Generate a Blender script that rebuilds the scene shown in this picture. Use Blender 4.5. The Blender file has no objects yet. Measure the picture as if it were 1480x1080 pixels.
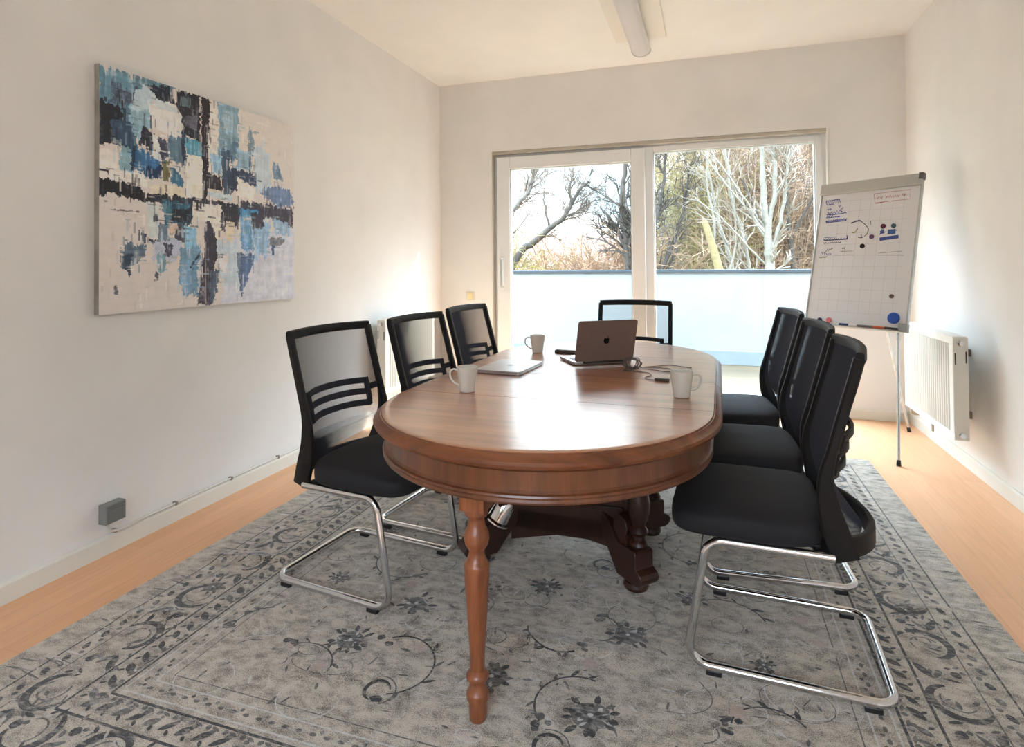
import bpy, bmesh, math, random
import numpy as np
from mathutils import Vector, Matrix, noise as mnoise

scene = bpy.context.scene
COL = scene.collection
PI = math.pi
def rad(d): return d * PI / 180.0

# ------------------------------------------------------------------ materials
def lin(c):
    def f(v):
        v = v / 255.0
        return v / 12.92 if v <= 0.04045 else ((v + 0.055) / 1.055) ** 2.4
    return (f(c[0]), f(c[1]), f(c[2]), 1.0)

MATS = {}
def mat(name, col, rough=0.5, metal=0.0, spec=0.5, vary=0.0, vscale=6.0, bump=0.0, bscale=200.0, coat=0.0, stretch=None):
    """Principled material; 'vary' mottles the colour with noise, 'bump' roughens it."""
    if name in MATS: return MATS[name]
    m = bpy.data.materials.new(name); m.use_nodes = True
    nt = m.node_tree; b = nt.nodes['Principled BSDF']
    b.inputs['Base Color'].default_value = lin(col)
    b.inputs['Roughness'].default_value = rough
    b.inputs['Metallic'].default_value = metal
    b.inputs['Specular IOR Level'].default_value = spec
    b.inputs['Coat Weight'].default_value = coat
    b.inputs['Coat Roughness'].default_value = 0.12
    tc = nt.nodes.new('ShaderNodeTexCoord'); src = tc.outputs['Object']
    if stretch:
        mp = nt.nodes.new('ShaderNodeMapping'); mp.inputs['Scale'].default_value = stretch
        nt.links.new(src, mp.inputs['Vector']); src = mp.outputs['Vector']
    if vary > 0:
        n = nt.nodes.new('ShaderNodeTexNoise'); n.inputs['Scale'].default_value = vscale; n.inputs['Detail'].default_value = 5
        nt.links.new(src, n.inputs['Vector'])
        r = nt.nodes.new('ShaderNodeValToRGB')
        c = lin(col)
        r.color_ramp.elements[0].position = 0.3; r.color_ramp.elements[1].position = 0.7
        r.color_ramp.elements[0].color = tuple(max(0, x * (1 - vary)) for x in c[:3]) + (1,)
        r.color_ramp.elements[1].color = tuple(min(1, x * (1 + vary)) for x in c[:3]) + (1,)
        nt.links.new(n.outputs['Fac'], r.inputs['Fac']); nt.links.new(r.outputs['Color'], b.inputs['Base Color'])
    if bump > 0:
        n2 = nt.nodes.new('ShaderNodeTexNoise'); n2.inputs['Scale'].default_value = bscale; n2.inputs['Detail'].default_value = 3
        nt.links.new(src, n2.inputs['Vector'])
        bp = nt.nodes.new('ShaderNodeBump'); bp.inputs['Strength'].default_value = bump; bp.inputs['Distance'].default_value = 0.002
        nt.links.new(n2.outputs['Fac'], bp.inputs['Height']); nt.links.new(bp.outputs['Normal'], b.inputs['Normal'])
    MATS[name] = m
    return m

def wood(name, dark, light, axis='Y', scale=1.0, rough=0.25, coat=0.0, spec=0.5):
    """Wood with grain running along one axis of the object."""
    m = bpy.data.materials.new(name); m.use_nodes = True
    nt = m.node_tree; b = nt.nodes['Principled BSDF']; N = nt.nodes.new; L = nt.links.new
    tc = N('ShaderNodeTexCoord'); mp = N('ShaderNodeMapping')
    s = {'X': (1.2, 14, 14), 'Y': (14, 1.2, 14), 'Z': (14, 14, 1.2)}[axis]
    mp.inputs['Scale'].default_value = tuple(v * scale for v in s)
    L(tc.outputs['Object'], mp.inputs['Vector'])
    n1 = N('ShaderNodeTexNoise'); n1.inputs['Scale'].default_value = 1.6; n1.inputs['Detail'].default_value = 8; n1.inputs['Roughness'].default_value = 0.62
    L(mp.outputs['Vector'], n1.inputs['Vector'])
    n2 = N('ShaderNodeTexNoise'); n2.inputs['Scale'].default_value = 9; n2.inputs['Detail'].default_value = 3
    L(mp.outputs['Vector'], n2.inputs['Vector'])
    n3 = N('ShaderNodeTexNoise'); n3.inputs['Scale'].default_value = 2.2; n3.inputs['Detail'].default_value = 2
    L(tc.outputs['Object'], n3.inputs['Vector'])
    a = N('ShaderNodeMath'); a.operation = 'MULTIPLY_ADD'; a.inputs[1].default_value = 0.28
    L(n2.outputs['Fac'], a.inputs[0]); L(n1.outputs['Fac'], a.inputs[2])
    a2 = N('ShaderNodeMath'); a2.operation = 'MULTIPLY_ADD'; a2.inputs[1].default_value = 0.35
    L(n3.outputs['Fac'], a2.inputs[0]); L(a.outputs[0], a2.inputs[2])
    r = N('ShaderNodeValToRGB'); r.color_ramp.elements[0].position = 0.55; r.color_ramp.elements[1].position = 1.02
    r.color_ramp.elements[0].color = lin(dark); r.color_ramp.elements[1].color = lin(light)
    L(a2.outputs[0], r.inputs['Fac']); L(r.outputs['Color'], b.inputs['Base Color'])
    b.inputs['Roughness'].default_value = rough; b.inputs['Coat Weight'].default_value = coat; b.inputs['Coat Roughness'].default_value = 0.1
    b.inputs['Specular IOR Level'].default_value = spec
    bp = N('ShaderNodeBump'); bp.inputs['Strength'].default_value = 0.06; bp.inputs['Distance'].default_value = 0.002
    L(a.outputs[0], bp.inputs['Height']); L(bp.outputs['Normal'], b.inputs['Normal'])
    return m

def glass_mat(name, tint=(250, 253, 252), gloss=0.012):
    m = bpy.data.materials.new(name); m.use_nodes = True
    nt = m.node_tree; nt.nodes.remove(nt.nodes['Principled BSDF'])
    out = nt.nodes['Material Output']; t = nt.nodes.new('ShaderNodeBsdfTransparent'); g = nt.nodes.new('ShaderNodeBsdfGlossy')
    t.inputs['Color'].default_value = lin(tint); g.inputs['Roughness'].default_value = 0.02
    mx = nt.nodes.new('ShaderNodeMixShader'); mx.inputs['Fac'].default_value = gloss
    nt.links.new(t.outputs[0], mx.inputs[1]); nt.links.new(g.outputs[0], mx.inputs[2]); nt.links.new(mx.outputs[0], out.inputs['Surface'])
    return m

def frosted_mat(name, col, trans):
    m = bpy.data.materials.new(name); m.use_nodes = True
    nt = m.node_tree; nt.nodes.remove(nt.nodes['Principled BSDF'])
    out = nt.nodes['Material Output']; d = nt.nodes.new('ShaderNodeBsdfDiffuse'); t = nt.nodes.new('ShaderNodeBsdfTranslucent')
    d.inputs['Color'].default_value = lin(col); t.inputs['Color'].default_value = lin(trans)
    n = nt.nodes.new('ShaderNodeTexNoise'); n.inputs['Scale'].default_value = 2.5
    tc = nt.nodes.new('ShaderNodeTexCoord'); nt.links.new(tc.outputs['Object'], n.inputs['Vector'])
    mr = nt.nodes.new('ShaderNodeMapRange'); mr.inputs['To Min'].default_value = 0.4; mr.inputs['To Max'].default_value = 0.6
    nt.links.new(n.outputs['Fac'], mr.inputs['Value'])
    mx = nt.nodes.new('ShaderNodeMixShader'); nt.links.new(mr.outputs[0], mx.inputs['Fac'])
    nt.links.new(d.outputs[0], mx.inputs[1]); nt.links.new(t.outputs[0], mx.inputs[2]); nt.links.new(mx.outputs[0], out.inputs['Surface'])
    return m

def attr_mat(name, attr, rough=0.7, weave=0.0):
    m = bpy.data.materials.new(name); m.use_nodes = True
    nt = m.node_tree; b = nt.nodes['Principled BSDF']; a = nt.nodes.new('ShaderNodeAttribute'); a.attribute_name = attr
    nt.links.new(a.outputs['Color'], b.inputs['Base Color']); b.inputs['Roughness'].default_value = rough
    if weave:
        n = nt.nodes.new('ShaderNodeTexNoise'); n.inputs['Scale'].default_value = 420
        tc = nt.nodes.new('ShaderNodeTexCoord'); nt.links.new(tc.outputs['Object'], n.inputs['Vector'])
        bp = nt.nodes.new('ShaderNodeBump'); bp.inputs['Strength'].default_value = weave; bp.inputs['Distance'].default_value = 0.001
        nt.links.new(n.outputs['Fac'], bp.inputs['Height']); nt.links.new(bp.outputs['Normal'], b.inputs['Normal'])
    return m

# ------------------------------------------------------------------ mesh builder
def V3(p): return Vector((p[0], p[1], p[2]))
class MB:
    def __init__(self): self.v = []; self.f = []; self.m = []; self.cur = 0
    def add(self, verts, faces):
        o = len(self.v); self.v += [tuple(p) for p in verts]
        for f in faces: self.f.append(tuple(i + o for i in f)); self.m.append(self.cur)
    def box(self, x0, x1, y0, y1, z0, z1, M=None):
        vs = [Vector(p) for p in ((x0,y0,z0),(x1,y0,z0),(x1,y1,z0),(x0,y1,z0),(x0,y0,z1),(x1,y0,z1),(x1,y1,z1),(x0,y1,z1))]
        if M is not None: vs = [M @ p for p in vs]
        self.add(vs, [(0,3,2,1),(4,5,6,7),(0,1,5,4),(1,2,6,5),(2,3,7,6),(3,0,4,7)])
    def tube(self, pts, r, seg=8, closed=False, caps=True):
        pts = [V3(p) for p in pts]; n = len(pts)
        rs = r if isinstance(r, (list, tuple)) else [r] * n
        rings = []; prev = None
        for i, p in enumerate(pts):
            if closed: t = pts[(i + 1) % n] - pts[i - 1]
            else: t = pts[min(i + 1, n - 1)] - pts[max(i - 1, 0)]
            t = t.normalized() if t.length > 1e-9 else Vector((0, 0, 1))
            if prev is None:
                a = Vector((0, 0, 1)) if abs(t.z) < 0.9 else Vector((1, 0, 0))
                u = t.cross(a).normalized()
            else:
                u = prev - t * prev.dot(t)
                u = u.normalized() if u.length > 1e-6 else t.orthogonal().normalized()
            prev = u; w = t.cross(u)
            rings.append([p + (u * math.cos(2 * PI * k / seg) + w * math.sin(2 * PI * k / seg)) * rs[i] for k in range(seg)])
        vs = [q for ring in rings for q in ring]; fs = []
        m = n if closed else n - 1
        for i in range(m):
            a = i * seg; b = ((i + 1) % n) * seg
            for k in range(seg): fs.append((a + k, a + (k + 1) % seg, b + (k + 1) % seg, b + k))
        if caps and not closed:
            fs.append(tuple(range(seg - 1, -1, -1))); fs.append(tuple((n - 1) * seg + k for k in range(seg)))
        self.add(vs, fs)
    def lathe(self, prof, seg=32, c=(0, 0, 0), M=None, capb=True, capt=True):
        vs = []; fs = []
        for (r, z) in prof:
            for k in range(seg):
                p = Vector((r * math.cos(2 * PI * k / seg), r * math.sin(2 * PI * k / seg), z))
                if M is not None: p = M @ p
                vs.append(p + Vector(c))
        n = len(prof)
        for i in range(n - 1):
            for k in range(seg):
                fs.append((i * seg + k, i * seg + (k + 1) % seg, (i + 1) * seg + (k + 1) % seg, (i + 1) * seg + k))
        if capb: fs.append(tuple(range(seg - 1, -1, -1)))
        if capt: fs.append(tuple((n - 1) * seg + k for k in range(seg)))
        self.add(vs, fs)
    def rings(self, rings, closed_prof=False, cap=True):
        """Bridge equally long closed rings of points."""
        n = len(rings); s = len(rings[0]); vs = [p for r in rings for p in r]; fs = []
        for i in range(n if closed_prof else n - 1):
            a = i * s; b = ((i + 1) % n) * s
            for k in range(s): fs.append((a + k, a + (k + 1) % s, b + (k + 1) % s, b + k))
        if cap and not closed_prof:
            fs.append(tuple(range(s - 1, -1, -1))); fs.append(tuple((n - 1) * s + k for k in range(s)))
        self.add(vs, fs)
    def sweep(self, path, A, wa, wb, caps=True):
        """Rectangular bar along a path; A = fixed lateral axis, wa/wb = full widths along A and across."""
        pts = [V3(p) for p in path]; n = len(pts); A = V3(A).normalized(); rg = []
        for i, p in enumerate(pts):
            t = (pts[min(i + 1, n - 1)] - pts[max(i - 1, 0)]).normalized(); B = t.cross(A).normalized()
            a = (wa[i] if isinstance(wa, list) else wa) / 2; b = (wb[i] if isinstance(wb, list) else wb) / 2
            c = min(a, b) * 0.45
            rg.append([p + A * x + B * y for x, y in ((-a, -b + c), (-a + c, -b), (a - c, -b), (a, -b + c), (a, b - c), (a - c, b), (-a + c, b), (-a, b - c))])
        self.rings(rg, cap=caps)
    def prism(self, poly, axis, a0, a1, M=None):
        """Extrude a 2-D polygon along an axis ('X': poly=(y,z), 'Y': (x,z), 'Z': (x,y))."""
        def mk(p, h):
            q = {'X': (h, p[0], p[1]), 'Y': (p[0], h, p[1]), 'Z': (p[0], p[1], h)}[axis]
            q = Vector(q); return M @ q if M is not None else q
        n = len(poly); vs = [mk(p, a0) for p in poly] + [mk(p, a1) for p in poly]
        fs = [tuple(range(n - 1, -1, -1)), tuple(range(n, 2 * n))] + [(i, (i + 1) % n, n + (i + 1) % n, n + i) for i in range(n)]
        self.add(vs, fs)
    def build(self, name, mats, parent=None, smooth=35, bevel=0.0, world=False, bseg=2):
        me = bpy.data.meshes.new(name)
        vs = self.v
        if world and parent is not None:
            o = parent.location; vs = [(a - o.x, b - o.y, c - o.z) for a, b, c in vs]
        me.from_pydata(vs, [], self.f)
        if not isinstance(mats, (list, tuple)): mats = [mats]
        for m in mats: me.materials.append(m)
        if len(mats) > 1: me.polygons.foreach_set('material_index', self.m)
        bm = bmesh.new(); bm.from_mesh(me); bmesh.ops.recalc_face_normals(bm, faces=bm.faces); bm.to_mesh(me); bm.free()
        if smooth:
            me.polygons.foreach_set('use_smooth', [True] * len(me.polygons)); me.set_sharp_from_angle(angle=rad(smooth))
        me.update()
        ob = bpy.data.objects.new(name, me); COL.objects.link(ob)
        if parent is not None: ob.parent = parent
        if bevel > 0:
            md = ob.modifiers.new('bevel', 'BEVEL'); md.width = bevel; md.segments = bseg; md.limit_method = 'ANGLE'; md.angle_limit = rad(50)
        return ob

def catmull(pts, n=6):
    P = [V3(p) for p in pts]; out = []
    for i in range(len(P) - 1):
        p0 = P[max(i - 1, 0)]; p1 = P[i]; p2 = P[i + 1]; p3 = P[min(i + 2, len(P) - 1)]
        for k in range(n):
            t = k / n
            out.append(0.5 * ((2 * p1) + (p2 - p0) * t + (2 * p0 - 5 * p1 + 4 * p2 - p3) * t * t + (3 * p1 - p0 - 3 * p2 + p3) * t ** 3))
    out.append(P[-1]); return out

def fillet(pts, r, n=6):
    P = [V3(p) for p in pts]; out = [P[0]]
    for i in range(1, len(P) - 1):
        a = (P[i - 1] - P[i]); b = (P[i + 1] - P[i]); la, lb = a.length, b.length
        a.normalize(); b.normalize(); ang = a.angle(b)
        d = min(r / math.tan(ang / 2), la * 0.48, lb * 0.48); rr = d * math.tan(ang / 2)
        c = P[i] + (a + b).normalized() * (rr / math.sin(ang / 2))
        s = P[i] + a * d - c; e = P[i] + b * d - c; th = s.angle(e); ax = s.cross(e).normalized()
        for k in range(n + 1): out.append(c + Matrix.Rotation(th * k / n, 3, ax) @ s)
    out.append(P[-1]); return out

def tag(o, label=None, cat=None, group=None, kind=None):
    if label: o['label'] = label
    if cat: o['category'] = cat
    if group: o['group'] = group
    if kind: o['kind'] = kind
    return o
def thing(name, label, cat, loc=(0, 0, 0), rz=0.0, group=None):
    o = bpy.data.objects.new(name, None); COL.objects.link(o)
    o.location = loc; o.rotation_euler = (0, 0, rz); o.empty_display_size = 0.1
    return tag(o, label, cat, group)
def struct(o): o['kind'] = 'structure'; return o
def dup(root, loc, rz, label=None):
    r = root.copy(); COL.objects.link(r); r.location = loc; r.rotation_euler = (0, 0, rz)
    if label: r['label'] = label
    for ch in list(root.children):
        c = ch.copy(); COL.objects.link(c); c.parent = r
        for g in list(ch.children):
            d = g.copy(); COL.objects.link(d); d.parent = c
    return r

# ------------------------------------------------------------------ dimensions (metres)
W, D, H = 3.824, 5.113, 2.894       # room width, distance of window wall, ceiling height
Y0 = -1.6                           # wall behind the camera
TZ = 0.74                           # table top

# ------------------------------------------------------------------ shared materials
M_wall = mat('wall_paint', (238, 236, 232), 0.85, vary=0.03, vscale=3, bump=0.12, bscale=160)
M_ceil = mat('ceiling_paint', (241, 240, 236), 0.9, vary=0.02, vscale=3, bump=0.1, bscale=120)
M_white = mat('white_lacquer', (236, 235, 228), 0.4, vary=0.02, vscale=8)
M_upvc = mat('window_plastic', (236, 238, 238), 0.35, vary=0.02, vscale=5)
M_dark_gap = mat('dark_seal', (60, 58, 54), 0.7)
M_chrome = mat('chrome', (215, 217, 220), 0.09, 1.0)
M_alu = mat('aluminium', (190, 192, 190), 0.35, 1.0, vary=0.04, vscale=20)
M_black = mat('black_plastic', (30, 29, 30), 0.38, bump=0.05, bscale=500)
M_frame = mat('chair_plastic', (20, 19, 19), 0.6, spec=0.35, bump=0.08, bscale=600)
M_fabric = mat('black_seat_fabric', (30, 30, 34), 0.78, spec=0.4, bump=0.35, bscale=900)
M_strand = mat('black_mesh_yarn', (64, 65, 73), 0.9, spec=0.15)
M_porcelain = mat('white_porcelain', (226, 223, 214), 0.15, vary=0.015, vscale=20)
SKY, ZEN, SUN, EXPOSURE = 0.90, 8.2, 3.0, 1.8
PAINT = [
 ((215, 208, 202),0.0,[(-0.303, 1.113), (2.214, 2.293), (2.214, -0.974), (-0.303, -0.328)]),
 ((206, 209, 222),0.02,[(0.578, 0.33), (1.024, 0.413), (1.024, -0.027), (0.533, 0.004)]),
 ((95, 135, 155),0.03,[(-0.01, 1.008), (0.294, 1.011), (0.275, 0.919), (0.166, 0.917), (0.111, 0.828), (0.071, 0.789), (-0.01, 0.809)]),
 ((72, 84, 105),0.03,[(0.037, 0.94), (0.097, 0.925), (0.152, 0.966), (0.119, 0.903), (0.097, 0.868), (0.045, 0.847)]),
 ((90, 125, 148),0.03,[(0.045, 0.853), (0.124, 0.875), (0.138, 0.689), (0.058, 0.672)]),
 ((150, 186, 203),0.02,[(0.108, 0.894), (0.18, 0.933), (0.192, 0.79), (0.152, 0.721), (0.113, 0.742)]),
 ((190, 208, 216),0.015,[(0.119, 0.909), (0.166, 0.976), (0.215, 0.962), (0.192, 0.865), (0.124, 0.846)]),
 ((226, 226, 222),0.008,[(0.186, 0.893), (0.254, 0.906), (0.329, 0.887), (0.329, 0.77), (0.195, 0.796)]),
 ((205, 215, 218),0.01,[(0.186, 0.947), (0.3, 0.916), (0.316, 0.88), (0.224, 0.886)]),
 ((35, 40, 55),0.01,[(0.169, 0.971), (0.278, 0.994), (0.284, 0.952), (0.313, 0.923), (0.239, 0.923), (0.186, 0.959)]),
 ((24, 27, 37),0.02,[(-0.01, 0.859), (0.045, 0.853), (0.092, 0.814), (0.066, 0.759), (0.076, 0.684), (-0.01, 0.682)]),
 ((55, 78, 105),0.015,[(0.04, 0.789), (0.124, 0.794), (0.124, 0.677), (0.045, 0.678)]),
 ((30, 30, 42),0.015,[(0.309, 0.991), (0.425, 0.998), (0.429, 0.779), (0.351, 0.797), (0.313, 0.892)]),
 ((100, 120, 130),0.01,[(0.325, 0.965), (0.381, 0.975), (0.371, 0.93), (0.325, 0.933)]),
 ((104, 105, 120),0.01,[(0.338, 0.873), (0.415, 0.907), (0.408, 0.833), (0.345, 0.831)]),
 ((35, 38, 52),0.012,[(0.163, 0.78), (0.215, 0.771), (0.215, 0.702), (0.146, 0.711)]),
 ((130, 168, 182),0.02,[(0.066, 0.682), (0.141, 0.686), (0.135, 0.585), (0.066, 0.585)]),
 ((50, 105, 155),0.015,[(0.124, 0.694), (0.239, 0.67), (0.233, 0.583), (0.13, 0.596)]),
 ((30, 52, 80),0.01,[(0.116, 0.693), (0.13, 0.696), (0.13, 0.59), (0.116, 0.594)]),
 ((32, 60, 95),0.02,[(0.166, 0.632), (0.245, 0.622), (0.227, 0.576), (0.163, 0.584)]),
 ((92, 122, 142),0.012,[(0.269, 0.781), (0.345, 0.78), (0.351, 0.653), (0.278, 0.665)]),
 ((222, 226, 222),0.004,[(0.206, 0.766), (0.23, 0.76), (0.245, 0.647), (0.209, 0.664)]),
 ((58, 62, 84),0.01,[(0.227, 0.762), (0.263, 0.755), (0.278, 0.684), (0.239, 0.661)]),
 ((40, 56, 78),0.008,[(0.332, 0.815), (0.351, 0.813), (0.355, 0.651), (0.332, 0.65)]),
 ((226, 222, 214),0.012,[(-0.01, 0.658), (0.055, 0.663), (0.066, 0.582), (0.18, 0.587), (0.186, 0.54), (-0.01, 0.539)]),
 ((118, 114, 82),0.006,[(0.242, 0.661), (0.275, 0.658), (0.272, 0.568), (0.248, 0.567)]),
 ((58, 108, 140),0.015,[(0.278, 0.634), (0.319, 0.616), (0.351, 0.551), (0.278, 0.566)]),
 ((82, 145, 170),0.01,[(0.351, 0.787), (0.436, 0.784), (0.436, 0.708), (0.358, 0.712)]),
 ((229, 225, 213),0.006,[(0.355, 0.705), (0.436, 0.715), (0.436, 0.507), (0.355, 0.513)]),
 ((220, 210, 190),0.01,[(0.195, 0.547), (0.338, 0.556), (0.351, 0.51), (0.195, 0.505)]),
 ((222, 217, 209),0.008,[(0.464, 0.986), (0.514, 0.994), (0.518, 0.643), (0.464, 0.614)]),
 ((125, 160, 180),0.012,[(0.514, 0.998), (0.63, 1.003), (0.626, 0.745), (0.518, 0.71)]),
 ((158, 186, 200),0.015,[(0.548, 0.963), (0.61, 0.962), (0.602, 0.873), (0.548, 0.86)]),
 ((95, 125, 150),0.015,[(0.578, 0.815), (0.622, 0.832), (0.618, 0.729), (0.578, 0.715)]),
 ((150, 184, 204),0.015,[(0.614, 0.795), (0.707, 0.782), (0.707, 0.688), (0.618, 0.68)]),
 ((60, 80, 106),0.01,[(0.537, 0.775), (0.578, 0.77), (0.582, 0.549), (0.54, 0.55)]),
 ((45, 60, 82),0.018,[(0.571, 0.679), (0.724, 0.676), (0.691, 0.584), (0.563, 0.553)]),
 ((148, 186, 210),0.01,[(0.474, 0.736), (0.54, 0.728), (0.533, 0.645), (0.482, 0.643)]),
 ((40, 38, 48),0.008,[(0.46, 0.64), (0.526, 0.63), (0.533, 0.563), (0.46, 0.567)]),
 ((120, 140, 156),0.01,[(0.678, 0.87), (0.707, 0.913), (0.737, 0.825), (0.724, 0.771), (0.691, 0.779)]),
 ((192, 206, 216),0.02,[(0.733, 0.839), (0.83, 0.807), (0.839, 0.589), (0.724, 0.589)]),
 ((70, 90, 115),0.003,[(0.695, 0.765), (0.703, 0.767), (0.703, 0.658), (0.695, 0.657)]),
 ((105, 135, 165),0.012,[(0.849, 0.765), (0.886, 0.749), (0.924, 0.67), (0.849, 0.674)]),
 ((108, 132, 170),0.025,[(0.75, 0.592), (0.886, 0.634), (0.993, 0.609), (0.993, 0.53), (0.83, 0.528)]),
 ((55, 70, 95),0.015,[(0.638, 0.676), (0.724, 0.669), (0.741, 0.613), (0.658, 0.63)]),
 ((232, 228, 218),0.008,[(0.63, 0.647), (0.724, 0.604), (0.724, 0.538), (0.618, 0.546)]),
 ((34, 29, 38),0.008,[(0.429, 0.999), (0.471, 0.995), (0.467, 0.807), (0.457, 0.473), (0.439, 0.471), (0.432, 0.799)]),
 ((200, 200, 200),0.002,[(0.418, 0.993), (0.425, 0.995), (0.425, 0.919), (0.418, 0.917)]),
 ((24, 25, 33),0.012,[(-0.01, 0.539), (0.097, 0.539), (0.195, 0.511), (0.338, 0.511), (0.338, 0.489), (0.152, 0.47), (0.071, 0.483), (-0.01, 0.47)]),
 ((38, 38, 50),0.008,[(0.195, 0.499), (0.467, 0.514), (0.638, 0.499), (0.998, 0.483), (0.998, 0.459), (0.578, 0.479), (0.195, 0.475)]),
 ((60, 58, 72),0.018,[(0.638, 0.521), (0.853, 0.523), (0.998, 0.515), (0.998, 0.411), (0.839, 0.453), (0.638, 0.471)]),
 ((200, 215, 220),0.006,[(0.46, 0.553), (0.598, 0.544), (0.59, 0.515), (0.467, 0.528)]),
 ((200, 208, 206),0.01,[(0.18, 0.471), (0.227, 0.47), (0.227, 0.309), (0.189, 0.313)]),
 ((62, 66, 76),0.006,[(0.206, 0.416), (0.227, 0.412), (0.221, 0.381), (0.203, 0.386)]),
 ((50, 52, 62),0.006,[(0.189, 0.307), (0.233, 0.303), (0.233, 0.288), (0.189, 0.289)]),
 ((40, 90, 115),0.01,[(0.245, 0.487), (0.388, 0.482), (0.384, 0.385), (0.257, 0.372)]),
 ((30, 35, 45),0.012,[(0.288, 0.449), (0.388, 0.472), (0.384, 0.388), (0.281, 0.392)]),
 ((96, 122, 140),0.012,[(0.227, 0.382), (0.275, 0.373), (0.288, 0.293), (0.233, 0.285)]),
 ((205, 184, 168),0.005,[(0.269, 0.385), (0.322, 0.383), (0.319, 0.339), (0.272, 0.33)]),
 ((185, 190, 205),0.02,[(0.192, 0.283), (0.338, 0.318), (0.338, 0.222), (0.203, 0.211)]),
 ((66, 66, 86),0.012,[(0.251, 0.292), (0.288, 0.287), (0.284, 0.231), (0.254, 0.236)]),
 ((60, 62, 78),0.01,[(0.319, 0.383), (0.351, 0.379), (0.345, 0.296), (0.3, 0.313)]),
 ((229, 223, 213),0.006,[(0.388, 0.492), (0.537, 0.488), (0.526, 0.399), (0.391, 0.408)]),
 ((140, 190, 214),0.01,[(0.345, 0.378), (0.411, 0.37), (0.408, 0.266), (0.348, 0.27)]),
 ((110, 150, 180),0.02,[(0.325, 0.263), (0.418, 0.279), (0.411, 0.057), (0.338, 0.054)]),
 ((46, 46, 56),0.015,[(0.533, 0.488), (0.642, 0.486), (0.634, 0.386), (0.548, 0.387), (0.518, 0.351)]),
 ((70, 150, 200),0.01,[(0.634, 0.485), (0.759, 0.483), (0.741, 0.445), (0.642, 0.443)]),
 ((217, 207, 186),0.006,[(0.559, 0.415), (0.61, 0.412), (0.602, 0.307), (0.563, 0.312)]),
 ((226, 222, 210),0.006,[(0.489, 0.389), (0.533, 0.379), (0.518, 0.317), (0.496, 0.322)]),
 ((190, 206, 216),0.025,[(0.496, 0.302), (0.638, 0.323), (0.638, 0.068), (0.54, 0.106)]),
 ((222, 220, 222),0.012,[(0.526, 0.249), (0.571, 0.243), (0.563, 0.153), (0.518, 0.161)]),
 ((100, 150, 190),0.015,[(0.642, 0.44), (0.716, 0.428), (0.716, 0.261), (0.65, 0.273)]),
 ((150, 185, 214),0.03,[(0.707, 0.435), (0.839, 0.438), (0.821, 0.241), (0.724, 0.225)]),
 ((150, 180, 206),0.015,[(0.844, 0.461), (0.973, 0.425), (0.963, 0.362), (0.867, 0.364)]),
 ((60, 58, 72),0.02,[(0.699, 0.47), (0.794, 0.464), (0.785, 0.382), (0.724, 0.385)]),
 ((110, 115, 125),0.012,[(0.826, 0.35), (0.934, 0.345), (0.905, 0.304), (0.826, 0.301)]),
 ((66, 90, 130),0.01,[(0.839, 0.302), (0.862, 0.303), (0.858, 0.242), (0.844, 0.249)]),
 ((95, 110, 130),0.006,[(0.618, 0.258), (0.65, 0.259), (0.658, 0.131), (0.634, 0.103)]),
 ((84, 108, 150),0.015,[(0.646, 0.245), (0.724, 0.247), (0.691, 0.116), (0.646, 0.025), (0.638, 0.139)]),
 ((50, 47, 60),0.01,[(0.45, 0.406), (0.478, 0.402), (0.5, 0.343), (0.511, 0.225), (0.489, 0.158), (0.474, 0.004), (0.411, 0.008), (0.429, 0.175), (0.446, 0.29)]),
 ((75, 90, 112),0.02,[(0.46, 0.168), (0.526, 0.157), (0.511, 0.073), (0.474, 0.007), (0.46, 0.075)]),
 ((150, 140, 140),0.002,[(0.446, 0.307), (0.453, 0.307), (0.453, 0.009), (0.446, 0.009)]),
 ((88, 110, 128),0.02,[(0.097, 0.279), (0.169, 0.282), (0.163, 0.223), (0.119, 0.193), (0.081, 0.227)]),
 ((45, 60, 80),0.015,[(0.079, 0.233), (0.119, 0.239), (0.124, 0.181), (0.113, 0.152), (0.087, 0.187)]),
 ((60, 64, 80),0.006,[(0.157, 0.335), (0.183, 0.331), (0.174, 0.288), (0.166, 0.288)]),
 ((80, 85, 90),0.01,[(0.05, 0.119), (0.066, 0.113), (0.066, 0.084), (0.055, 0.085)]),
 ((80, 85, 90),0.008,[(0.215, 0.166), (0.233, 0.163), (0.23, 0.135), (0.215, 0.139)]),
 ((120, 160, 175),0.012,[(0.215, 0.248), (0.257, 0.243), (0.251, 0.169), (0.227, 0.169)]),
 ((50, 55, 70),0.003,[(0.371, 0.188), (0.418, 0.253), (0.422, 0.243), (0.378, 0.181)]),
 ((50, 48, 56),0.003,[(-0.007, 0.581), (0.035, 0.58), (0.032, 0.56), (0.025, 0.57), (-0.007, 0.573)]),
 ((120, 110, 105),0.003,[(0.04, 0.423), (0.152, 0.426), (0.152, 0.42), (0.04, 0.418)]),
]
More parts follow.
